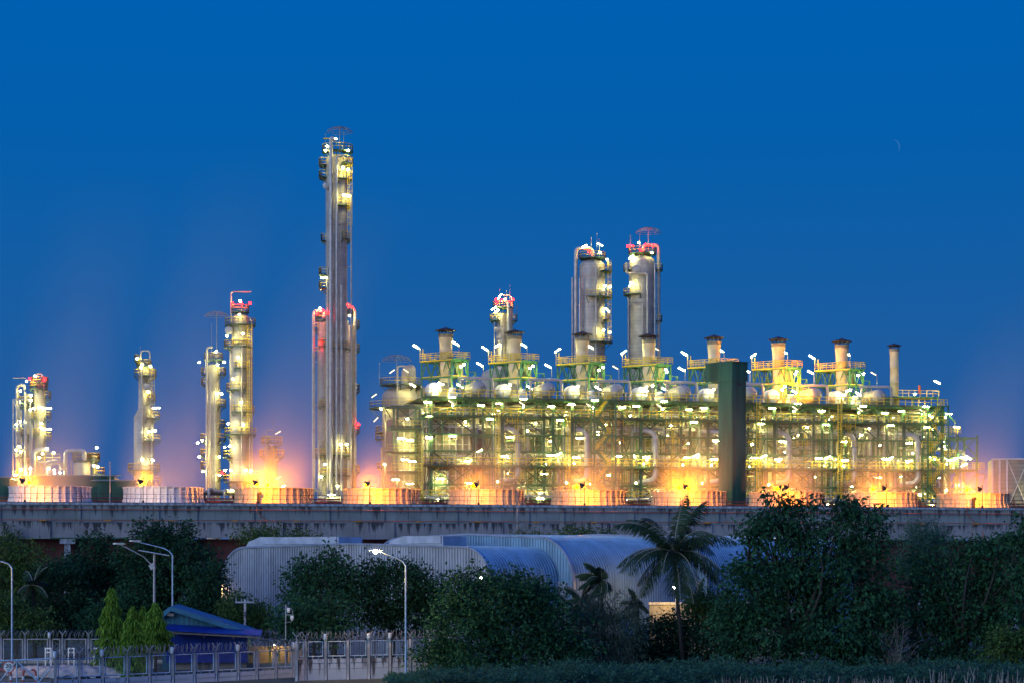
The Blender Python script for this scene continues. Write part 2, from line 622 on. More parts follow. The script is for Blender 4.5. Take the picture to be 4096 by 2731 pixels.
def ring_deck(root, cx, cy, z, r0, r1, a0, a1, up=1.1, brackets=True):
    """curved grated platform with a yellow handrail, on a vessel"""
    n = max(6, int(abs(a1 - a0) / 15))
    mb = MB()
    mb.lathe([(r0, 0.0), (r1, 0.0), (r1, 0.16), (r0, 0.16), (r0, 0.0)], (cx, cy, z - 0.16), n=n, mi=0, sm=False, a0=a0, a1=a1)
    if brackets:
        k = max(1, int(abs(a1 - a0) / 45))
        for i in range(k + 1):
            an = R(a0 + (a1 - a0) * i / k)
            c, s = math.cos(an), math.sin(an)
            mb.bar((cx + r0 * c, cy + r0 * s, z - 0.75 * (r1 - r0) - 0.2), (cx + r1 * 0.97 * c, cy + r1 * 0.97 * s, z - 0.2), 0.12, 0.12, 0)
    p = mb.build('platform', M['dgreen'], root)
    rb = MB()
    pts = []
    for i in range(n + 1):
        an = R(a0 + (a1 - a0) * i / n)
        pts.append((cx + (r1 - 0.06) * math.cos(an), cy + (r1 - 0.06) * math.sin(an), z))
    rail(rb, pts, up, sp=1.4, w=0.075)
    if abs(a1 - a0) < 359:
        for an in (R(a0), R(a1)):
            rail(rb, [(cx + r0 * math.cos(an), cy + r0 * math.sin(an), z), (cx + (r1 - 0.06) * math.cos(an), cy + (r1 - 0.06) * math.sin(an), z)], up, 1.4, 0.075)
    rb.build('railing', M['yellow'], p)
    return p


def dish(root, x, y, z0, z1, r):
    """umbrella-shaped lightning dissipater: ribs and rings of thin wire on a mast"""
    mb = MB()
    mb.tube((x, y, z0), (x, y, z1), 0.09, 0.06, 6)
    k = 14
    drop = r * 0.38
    prof = [(0.06, 0), (0.35, -0.03), (0.65, -0.28), (0.88, -0.62), (1.0, -1.0)]
    for i in range(k):
        an = 2 * math.pi * i / k
        c, s = math.cos(an), math.sin(an)
        mb.sweep([(x + r * p * c, y + r * p * s, z1 + q * drop) for p, q in prof], 0.035, 4)
    for p, q in ((0.06, 0), (0.5, -0.14), (0.88, -0.62), (1.0, -1.0)):
        ps = [(x + r * p * math.cos(2 * math.pi * j / 20), y + r * p * math.sin(2 * math.pi * j / 20), z1 + q * drop) for j in range(21)]
        mb.sweep(ps, 0.035, 4)
    return mb.build('lightning_umbrella', M['grey'], root)
# ------------------------------------------------------------------ ground
g = MB()
g.add([(-1500, -300, 0), (1500, -300, 0), (1500, 4500, 0), (-1500, 4500, 0)], [(0, 1, 2, 3)])
tag(g.build('ground', M['ground']), kind='structure')


# ------------------------------------------------------------------ distillation towers
class TW:
    def __init__(self, name, label, cat, cx, Y, group='distillation towers of the plant'):
        self.cx, self.Y, self.s = cx, Y, FPX / Y
        p = W(cx, HOR, Y)
        self.root = thing(name, label, cat, (p.x, p.y, 0), 0, group)

    def x(self, px):
        return (px - self.cx) / self.s

    def z(self, py):
        return EYE - (py - HOR) / self.s

    def shell(self, x0, x1, yt, yb=None, dy=0.0, mt='clad', name='shell', cone=None, ladder_at=None):
        r = (x1 - x0) / 2 / self.s
        c = self.x((x0 + x1) / 2)
        zt = self.z(yt)
        zb = 0.0 if yb is None else self.z(yb)
        prof = [(r, zb), (r, zt - r * 0.55)]
        if cone:                                   # (r_top px halfwidth, y cone top, y cone bottom)
            rt = cone[0] / self.s
            prof = [(r, zb), (r, self.z(cone[2])), (rt, self.z(cone[1])), (rt, zt - rt * 0.55)]
            r = rt
        for k in range(1, 7):
            an = math.pi / 2 * k / 6
            prof.append((max(r * math.cos(an), 0.001), zt - r * 0.55 + r * 0.55 * math.sin(an)))
        mb = MB()
        mb.lathe(prof, (c, dy, 0), 32)
        z = zb + 3
        R0 = (x1 - x0) / 2 / self.s
        while z < zt - 1.5:
            rr = R0 if (not cone or z < self.z(cone[2])) else r
            if not cone or not (self.z(cone[2]) < z < self.z(cone[1])):
                mb.lathe([(rr, -0.06), (rr + 0.06, -0.06), (rr + 0.06, 0.06), (rr, 0.06)], (c, dy, z), 32, sm=False)
            z += 4.1
        return mb.build(name, M[mt], self.root)

    def plat(self, py, c, rpx, opx, a0=0, a1=360, dy=0.0):
        return ring_deck(self.root, self.x(c), dy, self.z(py), rpx / self.s, opx / self.s, a0, a1)

    def pipe(self, pts, rpx, mt='clad_pipe', flange=3.5, name='pipe', dy=-2.5):
        mb = MB()
        P = [(self.x(p[0]), (p[2] if len(p) > 2 else dy), self.z(p[1])) for p in pts]
        r = rpx / self.s
        mb.pipe(P, r, bend=max(r * 2.5, 0.5), n=12, flange=flange)
        for a, b in zip(P[:-1], P[1:]):            # clamps back to the shell
            if abs(a[2] - b[2]) > 6:
                z = min(a[2], b[2]) + 2
                while z < max(a[2], b[2]) - 1:
                    mb.bar((a[0], a[1] + r, z), (a[0] * 0.6, a[1] + r + 1.2, z), 0.12, 0.12)
                    z += 7.3
        return mb.build(name, M[mt], self.root)

    def lamp(self, k, px, py, dy=-3.0, tilt=0, yaw=0, sc_=None):
        p = (self.x(px), dy, self.z(py))
        return lamp(k, self.root, p, tilt, yaw, sc_)

    def ladder(self, px, y0, y1, dy=-2.2, ax=(1, 0)):
        mb = MB()
        ladder(mb, (self.x(px), dy), self.z(y1), self.z(y0), ax)
        return mb.build('ladder', M['yellow'], self.root)

    def rod(self, px, y0, y1, dy=0.0, r=0.05):
        mb = MB()
        mb.tube((self.x(px), dy, self.z(y1)), (self.x(px), dy, self.z(y0)), r, r * 0.6, 6)
        mb.lathe([(0.0, 0.2), (0.12, 0.05), (0.0, -0.1)], (self.x(px), dy, self.z(y0)), 6)
        return mb.build('lightning_rod', M['grey'], self.root)

    def manhole(self, px, py, rpx=16, dy=-2.0):
        mb = MB()
        r = rpx / self.s
        n = 16
        vs, fs = [], []
        for q, rr in ((0.0, r), (-0.5, r), (-0.5, r * 1.15), (-0.62, r * 1.15), (-0.72, 0.01)):
            for k in range(n):
                an = 2 * math.pi * k / n
                vs.append((self.x(px) + rr * math.cos(an), dy + q, self.z(py) + rr * math.sin(an)))
        for i in range(4):
            for k in range(n):
                k2 = (k + 1) % n
                fs.append((i * n + k, (i + 1) * n + k, (i + 1) * n + k2, i * n + k2))
        mb.add(vs, fs, 0, False)
        return mb.build('manhole', M['clad_pipe'], self.root)


# T: the tallest, a slender column carrying several full-height pipes
t = TW('distillation_tower', 'tallest and slenderest silver tower of the plant, several full-height pipes up its front', 'tower', 1343, 330)
t.shell(1303, 1389, 618)
t.shell(1350, 1388, 660, dy=-0.9, name='side_vessel', mt='clad')
t.pipe([(1330, 2010), (1330, 563), (1350, 575)], 8, dy=-2.6)
t.pipe([(1353, 2010), (1353, 640), (1378, 640)], 5, dy=-2.9)
t.pipe([(1316, 2000), (1316, 1080)], 3.5, dy=-2.2)
t.pipe([(1372, 1990), (1372, 1150)], 4, dy=-3.0)
t.pipe([(1376, 783), (1408, 783), (1408, 2000)], 3.6, dy=-1.5, name='drain_pipe')
t.plat(609, 1350, 20, 62, -200, 20)
t.plat(664, 1345, 43, 70, 150, 215)
t.plat(713, 1345, 43, 70, 150, 215)
t.plat(658, 1345, 43, 68, -60, 40)
t.plat(720, 1345, 43, 64, -75, 40)
t.plat(828, 1345, 43, 64, -80, 40)
t.plat(960, 1345, 43, 62, -60, 30)
t.plat(964, 1345, 43, 62, 150, 200)
t.plat(1100, 1345, 43, 70, 160, 215)
t.plat(1155, 1345, 43, 70, 160, 215)
t.plat(1395, 1345, 43, 60, -100, 20)
t.plat(1820, 1345, 43, 62, -110, 20)
t.plat(1900, 1345, 43, 62, -190, 20)
t.ladder(1398, 640, 960, dy=-1.6, ax=(0.6, 0.8))
dish(t.root, t.x(1358), 0.3, t.z(620), t.z(508), 2.15)
t.rod(1303, 542, 610, -0.5)
t.rod(1376, 536, 610, -0.5)
vb = MB(); vb.pipe([(t.x(1296), -1, t.z(560)), (t.x(1340), -1, t.z(561))], 0.12); vb.build('davit_arm', M['yellow'], t.root)
t.manhole(1308, 752, 11, -1.4)
for k, px, py, dy in (('FS', 1349, 569, -2.8), ('FS', 1397, 613, -2.2), ('FS', 1379, 686, -3.2), ('F', 1396, 690, -2.4), ('FS', 1382, 795, -3.4), ('F', 1398, 790, -1.6), ('F', 1314, 595, -2.0), ('F', 1306, 612, -2.0),
                      ('T', 1298, 1115, -1.0), ('FS', 1370, 1779, -3.9), ('FS', 1393, 1779, -3.4), ('F', 1308, 1857, -3.4), ('F', 1292, 1907, -3), ('F', 1359, 1945, -4), ('R', 1312, 1260, -2.4)):
    t.lamp(k, px, py, dy, sc_=(1.0 if k != 'T' else None))
# process pipe loops at its foot
for i, px in enumerate((1268, 1285, 1300, 1330, 1362, 1378)):
    t.pipe([(px, 2015), (px, 1972), (px - 9, 1963), (px - 9, 1955)], 4, dy=-5 - 0.5 * (i % 2), name='foot_pipe')

# companion columns left and right of it
t = TW('distillation_tower', 'slim column with red-lit pipe bend at its head, close left of the tallest tower', 'tower', 1288, 338)
t.shell(1270, 1306, 1284)
t.pipe([(1257, 2010), (1257, 1247), (1298, 1247), (1298, 1275)], 6.5, dy=-1.2)
t.pipe([(1280, 2000), (1280, 1755), (1300, 1755)], 4, dy=-2.4)
t.plat(1279, 1288, 18, 24, -360, 0)
t.plat(1384, 1288, 18, 30, -110, 0)
t.plat(1625, 1288, 18, 30, -110, 0)
t.plat(1820, 1288, 18, 34, -190, 0)
t.plat(1318, 1288, 18, 40, 150, 215)
t.plat(1415, 1288, 18, 38, 160, 200)
for k, px, py, dy in (('FS', 1286, 1240, -2.5), ('R', 1297, 1251, -2.8), ('R', 1275, 1262, -2.6), ('F', 1306, 1858, -3.0), ('F', 1291, 1906, -2.8), ('R', 1287, 1380, -2.6)):
    t.lamp(k, px, py, dy)
t = TW('distillation_tower', 'slim piped column close right of the tallest tower, red lamps on its head and flank', 'tower', 1405, 341)
t.shell(1387, 1418, 1300)
t.pipe([(1422, 2010), (1422, 1240), (1398, 1222), (1390, 1222)], 6, dy=-1.2)
t.pipe([(1394, 2000), (1394, 1290)], 5, dy=-2.2)
t.pipe([(1407, 1990), (1407, 1310)], 3.5, dy=-2.0)
t.pipe([(1383, 1800), (1383, 1850), (1402, 1850), (1402, 1990)], 7, dy=-2.8)
t.plat(1260, 1398, 12, 18, -360, 0)
for py in (1309, 1402, 1562, 1725, 1885):
    t.plat(py, 1405, 15, 34, -50, 40)
for k, px, py, dy in (('FS', 1404, 1269, -2.6), ('R', 1393, 1226, -2.2), ('R', 1404, 1232, -2.2), ('R', 1437, 1698, -1.5), ('FS', 1390, 1790, -3.4), ('F', 1362, 1953, -4)):
    t.lamp(k, px, py, dy)

# B: broad tower with red lamps and a gooseneck
t = TW('distillation_tower', 'broad silver tower with gooseneck vent and red lamps at its head, left of the tallest', 'tower', 961, 340)
t.shell(919, 1003, 1380, cone=(34, 1375, 1395))
t.shell(927, 995, 1256, 1400, name='upper_shell')
t.pipe([(926, 1300), (926, 1169), (1007, 1169)], 3, name='gooseneck_vent', dy=-0.5, flange=0)
t.pipe([(1011, 2010), (1011, 1290), (1000, 1280)], 3.5, dy=-0.8)
t.pipe([(1003, 2010), (1003, 1440)], 3, dy=-1.4)
t.pipe([(975, 1990), (975, 1390)], 3, dy=-2.3, flange=0)
t.plat(1248, 961, 10, 36, -360, 0)
t.plat(1301, 961, 34, 62, -360, 0)
t.plat(1390, 958, 34, 62, -210, -130)
t.plat(1386, 961, 34, 46, -130, 20)
t.plat(1474, 961, 40, 54, -110, -40)
t.plat(1559, 961, 40, 56, -190, -60)
t.plat(1648, 961, 42, 58, -120, 0)
t.plat(1737, 961, 42, 64, -360, 0)
t.plat(1828, 961, 42, 68, -210, -130)
t.plat(1925, 961, 42, 66, -200, 10)
t.manhole(921, 1327, 14, -1.2)
t.manhole(955, 1722, 10, -2.0)
for k, px, py, dy in (('FS', 967, 1266, -3.0), ('F', 916, 1349, -2.2), ('FS', 981, 1342, -3.2), ('FS', 963, 1434, -3.2), ('FS', 943, 1520, -3.2), ('FS', 975, 1612, -3.2), ('FS', 922, 1696, -2.8), ('FS', 984, 1700, -3.2),
                      ('FS', 907, 1789, -2.5), ('FS', 930, 1785, -3.2), ('FS', 911, 1881, -3), ('F', 934, 1880, -3.2), ('FS', 994, 1881, -3.2), ('F', 1010, 1882, -2), ('R', 936, 1220, -2), ('R', 973, 1222, -2.2), ('R', 1006, 1220, -2),
                      ('FS', 966, 1208, -1.5), ('R', 899, 1893, -3), ('R', 1030, 1892, -1)):
    t.lamp(k, px, py, dy)
t.ladder(1000, 1301, 1737, dy=-1.9, ax=(0.7, 0.7))

# A: tower with mast and umbrella
t = TW('distillation_tower', 'dull silver tower under a tall mast with a wire umbrella, white lamps along both sides', 'tower', 854, 343)
t.shell(828, 882, 1454, cone=(24, 1540, 1575))
t.pipe([(833, 2000), (833, 1395), (848, 1391), (857, 1391)], 4.5, dy=-1.6)
t.pipe([(868, 2000), (868, 1560)], 4, dy=-2.2)
t.pipe([(851, 2000), (851, 1500)], 3, dy=-2.3)
for py, a0, a1, o in ((1438, -360, 0, 38), (1497, 150, 215, 50), (1538, 150, 215, 50), (1497, -40, 35, 50), (1623, -50, 30, 50), (1705, -40, 30, 46), (1760, 150, 215, 52), (1820, 150, 210, 52), (1870, 150, 210, 52), (1760, -40, 30, 50), (1905, -40, 30, 50)):
    t.plat(py, 854, 25, o, a0, a1)
dish(t.root, t.x(866), 0.2, t.z(1450), t.z(1247), 2.2)
t.rod(846, 1300, 1440, 0)
for k, px, py, dy in (('FS', 803, 1450, -1.5), ('FS', 902, 1449, -1.5), ('F', 871, 1409, -2), ('FS', 893, 1576, -2), ('F', 880, 1575, -2.6), ('FS', 796, 1770, -1.5), ('FS', 803, 1826, -1.5), ('F', 817, 1762, -2.2), ('F', 886, 1900, -2.5), ('F', 884, 1826, -2), ('F', 878, 1462, -2.4), ('F', 820, 1885, -2.2)):
    t.lamp(k, px, py, dy)

# small twin vessel
t = TW('process_vessel', 'short twin vessel in haze between the broad red-lamp tower and the tallest tower', 'vessel', 1090, 362, None)
t.shell(1078, 1110, 1780)
t.shell(1056, 1074, 1785, dy=0.6, name='side_vessel')
t.pipe([(1072, 2010), (1072, 1748), (1083, 1748), (1083, 1775)], 6, dy=-1.2)
t.pipe([(1104, 1990), (1104, 1838), (1118, 1838)], 4, dy=-1.4)
t.plat(1770, 1087, 18, 42, -200, 30)
t.plat(1822, 1087, 18, 50, -215, -120)
t.plat(1822, 1087, 18, 50, -60, 40)
t.rod(1094, 1680, 1740)
t.pipe([(1073, 1745), (1073, 1722), (1098, 1722)], 2, name='vent_pipe', flange=0)
for k, px, py in (('T', 1136, 1948), ('TD', 1077, 1950), ('TD', 1121, 1912), ('TD', 1120, 1732)):
    t.lamp(k, px, py, -3, tilt=-30)

# C: stepped tower
t = TW('distillation_tower', 'stepped pale tower, narrow above a cone and wide below, standing alone on the left', 'tower', 576, 345)
t.shell(536, 616, 1462, cone=(22, 1635, 1668))
t.pipe([(565, 1480), (565, 1403), (601, 1403), (601, 1470)], 3, name='gooseneck_vent', dy=-0.3, flange=0)
t.pipe([(576, 1990), (576, 1480)], 4, dy=-2.1)
t.pipe([(613, 1990), (613, 1700)], 3.5, dy=-1.4)
t.plat(1464, 576, 8, 30, -360, 0)
t.plat(1503, 580, 22, 46, -150, 30)
t.plat(1443, 570, 22, 32, 130, 220)
t.plat(1600, 576, 22, 46, -40, 25)
t.plat(1671, 576, 30, 64, -70, 25)
t.plat(1763, 576, 40, 66, -80, 20)
t.plat(1879, 576, 40, 64, -360, 0)
t.plat(1929, 576, 40, 66, -60, 20)
t.manhole(592, 1549, 12, -1.2)
t.ladder(610, 1470, 1670, dy=-1.2, ax=(0.5, 0.8))
for k, px, py, dy in (('FS', 580, 1462, -2.6), ('F', 575, 1472, -2.4), ('F', 608, 1466, -1.5), ('F', 600, 1567, -1.6), ('T', 630, 1631, -1), ('FS', 606, 1728, -2.8), ('FS', 626, 1722, -1.5), ('FS', 581, 1838, -2.8), ('FS', 619, 1840, -2), ('OW', 610, 1910, -2.6), ('O', 568, 1945, -3), ('F', 553, 1434, -1)):
    t.lamp(k, px, py, dy)
t.rod(562, 1390, 1440)

# D: leftmost tower cluster
t = TW('distillation_tower', 'leftmost tower, a fat vessel and piped frame full of lamps under a red star light', 'tower', 150, 350)
t.shell(137, 184, 1545)
t.shell(96, 128, 1570, dy=1.0, name='side_vessel')
t.pipe([(74, 2000), (74, 1545), (95, 1540), (104, 1545), (104, 1560)], 6, dy=-1.0)
t.pipe([(112, 1990), (112, 1570)], 4, dy=-2.0)
t.pipe([(118, 1990), (118, 1660)], 3, dy=-2.2)
t.pipe([(141, 1900), (141, 1700)], 3, dy=-2.4)
t.pipe([(92, 1990), (92, 1640)], 4, dy=-1.4, mt='clad_warm')
t.pipe([(52, 1510), (98, 1510), (112, 1522)], 2.2, name='vent_pipe', dy=0, flange=0)
t.pipe([(150, 1540), (150, 1495), (172, 1495), (180, 1512), (180, 1560)], 2.6, name='gooseneck_vent', flange=0, dy=-1)
for py, c, r_, o, a0, a1 in ((1554, 155, 10, 36, -360, 0), (1532, 160, 12, 34, -360, 0), (1611, 100, 10, 36, -360, 0), (1738, 100, 10, 38, -360, 0), (1738, 140, 20, 34, -120, -30), (1828, 100, 10, 38, -360, 0), (1590, 160, 24, 44, -30, 30), (1672, 160, 24, 45, -40, 30), (1753, 160, 24, 46, -40, 30), (1674, 150, 20, 34, -160, -80), (1900, 110, 10, 44, -360, 0)):
    t.plat(py, c, r_, o, a0, a1)
fr = MB()
for px in (66, 90, 134):
    fr.bar((t.x(px), 1.8, 0), (t.x(px), 1.8, t.z(1560)), 0.3)
    fr.bar((t.x(px), -2.4, 0), (t.x(px), -2.4, t.z(1600)), 0.22)
for py in (1600, 1700, 1800, 1900):
    fr.bar((t.x(66), -2.4, t.z(py)), (t.x(134), -2.4, t.z(py)), 0.2)
    fr.bar((t.x(66), -2.4, t.z(py)), (t.x(100), -2.4, t.z(py + 95)), 0.12)
fr.build('steel_frame', M['grey'], t.root)
t.manhole(171, 1632, 9, -1.6)
for k, px, py, dy in (('FS', 151, 1505, -2), ('FS', 117, 1527, -2), ('R', 131, 1519, -2.2), ('R', 189, 1520, -2), ('FS', 140, 1585, -3), ('F', 141, 1604, -3), ('F', 153, 1636, -3), ('F', 94, 1565, -2.2), ('F', 90, 1610, -2.2), ('F', 136, 1640, -2.6),
                      ('FS', 94, 1687, -2.2), ('F', 80, 1700, -2.5), ('F', 180, 1695, -2.8), ('F', 178, 1712, -2.8), ('F', 91, 1785, -2.6), ('F', 78, 1800, -2.4), ('F', 98, 1807, -2.6), ('F', 181, 1631, -2.6), ('T', 198, 1633, -1), ('T', 198, 1716, -1),
                      ('FS', 101, 1877, -3), ('FS', 138, 1874, -3), ('F', 120, 1890, -3.2), ('F', 78, 1900, -3), ('OW', 88, 1888, -3.3), ('F', 61, 1920, -3)):
    t.lamp(k, px, py, dy)

# low vessel and duct group right of it
t = TW('process_vessel', 'squat domed vessel with curved silver ducts, low beside the leftmost tower', 'vessel', 300, 342, None)
t.shell(296, 362, 1838)
t.shell(362, 385, 1820, dy=1.0, name='side_vessel')
t.pipe([(270, 1990), (270, 1803), (346, 1803), (346, 1840)], 8, dy=-1.6, name='duct', flange=5)
t.pipe([(146, 1990), (146, 1800), (205, 1800)], 9, dy=-2.0, name='duct', flange=5)
t.pipe([(200, 1990), (200, 1850), (260, 1850), (266, 1880)], 9, dy=-3.0, name='duct', flange=5)
t.plat(1838, 328, 20, 38, -360, 0)
t.plat(1836, 374, 10, 26, -360, 0)
t.plat(1894, 374, 12, 44, -60, 30)
fr = MB()
for px in (160, 205, 246, 290):
    fr.bar((t.x(px), -1, 0), (t.x(px), -1, t.z(1840)), 0.25)
fr.box(t.x(158), t.x(248), -1.6, 1.6, t.z(1845) - 0.2, t.z(1845))
fr.build('steel_frame', M['grey'], t.root)
rb = MB()
rail(rb, [(t.x(158), -1.5, t.z(1845)), (t.x(248), -1.5, t.z(1845))], 1.3, 1.5)
rb.build('railing', M['yellow'], t.root)
for k, px, py, dy in (('FS', 203, 1795, -3), ('F', 186, 1815, -3), ('F', 225, 1810, -2), ('F', 168, 1830, -2), ('FS', 392, 1789, -1), ('FS', 388, 1862, -2.6), ('FS', 400, 1866, -2), ('F', 233, 1880, -3), ('F', 214, 1875, -3.4), ('F', 250, 1890, -2), ('F', 232, 1893, -2.6)):
    t.lamp(k, px, py, dy)

# E and F: two fat columns behind the furnaces
t = TW('distillation_tower', 'left tower of the fat pair behind the furnaces, big pipe over its left shoulder', 'tower', 2366, 392)
t.shell(2318, 2420, 1038)
t.pipe([(2303, 2000), (2303, 995), (2368, 995), (2372, 1035)], 7.5, dy=-0.5)
t.pipe([(2290, 2000), (2290, 1110)], 4, dy=0.5)
t.pipe([(2318, 1500), (2318, 1120)], 4, dy=-2.4)
t.pipe([(2382, 1500), (2382, 1080)], 3.5, dy=-3.0, flange=0)
t.plat(1034, 2369, 12, 54, -360, 0)
t.plat(1089, 2369, 50, 80, -55, 35)
t.plat(1192, 2369, 50, 80, -110, 25)
t.plat(1283, 2369, 50, 70, -40, 20)
t.plat(1370, 2369, 50, 82, -110, 20)
t.ladder(2431, 1045, 1380, dy=-1.6, ax=(0.6, 0.8))
t.manhole(2408, 1172, 11, -1.7)
t.rod(2365, 952, 1030)
t.rod(2388, 934, 1030, 0.5)
t.rod(2397, 960, 1030, -0.5)
for k, px, py, dy, ti in (('TS', 2399, 985, -2, 28), ('FS', 2426, 1045, -2.5, 0), ('T', 2336, 989, -1, -28), ('FS', 2437, 1153, -2, 0), ('F', 2417, 1152, -3, 0), ('FS', 2411, 1328, -3.4, 0), ('T', 2428, 1244, -1.5, 40), ('F', 2438, 1332, -1.5, 0), ('F', 2398, 1018, -2.5, 0), ('R', 2356, 1012, -1.5, 0)):
    t.lamp(k, px, py, dy, ti)
t = TW('distillation_tower', 'right tower of the fat pair behind the furnaces, under a wire umbrella', 'tower', 2570, 396)
t.shell(2516, 2621, 1022)
t.pipe([(2634, 2000), (2634, 982), (2575, 982), (2570, 1020)], 7, dy=-0.5)
t.pipe([(2502, 1060), (2502, 1103), (2586, 1103), (2586, 1500)], 4.5, dy=-3.2)
t.pipe([(2522, 1200), (2522, 1217), (2566, 1217), (2566, 1500)], 2.6, dy=-3.1, flange=0)
t.pipe([(2512, 2000), (2512, 1190)], 2.2, dy=-1, flange=0)
t.pipe([(2616, 2000), (2616, 1060)], 3, dy=-2.2)
t.plat(1015, 2569, 12, 56, -360, 0)
t.plat(1082, 2569, 51, 76, 140, 215)
t.plat(1180, 2569, 51, 76, 150, 260)
t.plat(1082, 2569, 51, 82, -20, 30)
t.plat(1285, 2569, 51, 80, -20, 30)
t.manhole(2542, 1084, 14, -2.2)
dish(t.root, t.x(2593), 0, t.z(1020), t.z(912), 2.55)
t.rod(2521, 945, 1020)
t.rod(2559, 940, 1020)
for k, px, py, dy, ti in (('FS', 2554, 974, -1, 0), ('TS', 2522, 1034, -2, -40), ('FS', 2520, 1139, -3, 0), ('F', 2515, 1152, -3, 0), ('R', 2510, 988, -1, 0), ('R', 2579, 986, -2, 0), ('R', 2608, 991, -2, 0), ('R', 2530, 988, -1, 0), ('F', 2604, 1018, -2.5, 0), ('R', 2560, 1010, -3.0, 0)):
    t.lamp(k, px, py, dy, ti)

# G: cluster tower behind second furnace
t = TW('distillation_tower', 'narrow brownish tower crowded with red and white lamps, behind the second furnace stack', 'tower', 2015, 385)
t.shell(1985, 2030, 1250, mt='clad_warm')
t.shell(2026, 2050, 1230, dy=-0.6, name='side_vessel')
t.pipe([(2035, 1600), (2035, 1212)], 6, dy=-2.2)
t.pipe([(2012, 1181), (2042, 1181), (2049, 1200), (2049, 1600)], 2.5, name='gooseneck_vent', dy=0, flange=0)
t.pipe([(1978, 1600), (1978, 1290)], 2.6, dy=-1)
t.pipe([(2008, 1600), (2008, 1362), (1985, 1358)], 3.5, dy=-2.6)
t.plat(1232, 2012, 10, 42, -360, 0)
t.plat(1283, 2008, 24, 50, 140, 250)
t.plat(1283, 2030, 16, 40, -40, 40)
t.manhole(1986, 1323, 9, -1.5)
t.rod(2040, 1145, 1230)
t.rod(1999, 1158, 1230)
t.rod(2027, 1165, 1230)
t.rod(2068, 1228, 1270)
for k, px, py, dy, ti in (('TS', 1998, 1192, -2, -50), ('R', 1984, 1204, -2, 0), ('R', 2009, 1208, -2, 0), ('R', 2052, 1204, -2, 0), ('F', 2020, 1202, -2, 0), ('TS', 1976, 1240, -2.5, -30), ('FS', 1992, 1248, -3, 0), ('F', 1983, 1255, -3, 0), ('T', 1990, 1387, -2.5, -30), ('R', 1988, 1218, -1.5, 0), ('R', 2042, 1214, -1, 0)):
    t.lamp(k, px, py, dy, ti)
# dome between furnace 1 and 2
t = TW('process_vessel', 'big blue-grey dome just behind the second furnace platform', 'vessel', 1975, 372, None)
t.shell(1925, 2040, 1472)
# ------------------------------------------------------------------ cracking furnaces
TH = math.atan2(3.33, 13.5)
UX, UY = math.cos(TH), math.sin(TH)
FO = Vector((-11.3, 340.0, 0.0))
PITCH = 12.1


def fpos(a, b=0.0):
    return Vector((FO.x + a * UX - b * UY, FO.y + a * UY + b * UX, 0))


DECKS = [36.1, 33.1, 24.9, 19.4, 14.0, 8.5]
BEAMS = [30.2, 27.4, 21.9, 17.0, 11.3, 5.0]


def wheel_column(mb, x, y, z0, z1, w=0.34, mi=0):
    mb.box(x - w / 2, x + w / 2, y - w / 2, y - w / 2 + 0.06, z0, z1, mi)
    mb.box(x - w / 2, x + w / 2, y + w / 2 - 0.06, y + w / 2, z0, z1, mi)
    mb.box(x - 0.04, x + 0.04, y - w / 2 + 0.06, y + w / 2 - 0.06, z0, z1, mi)


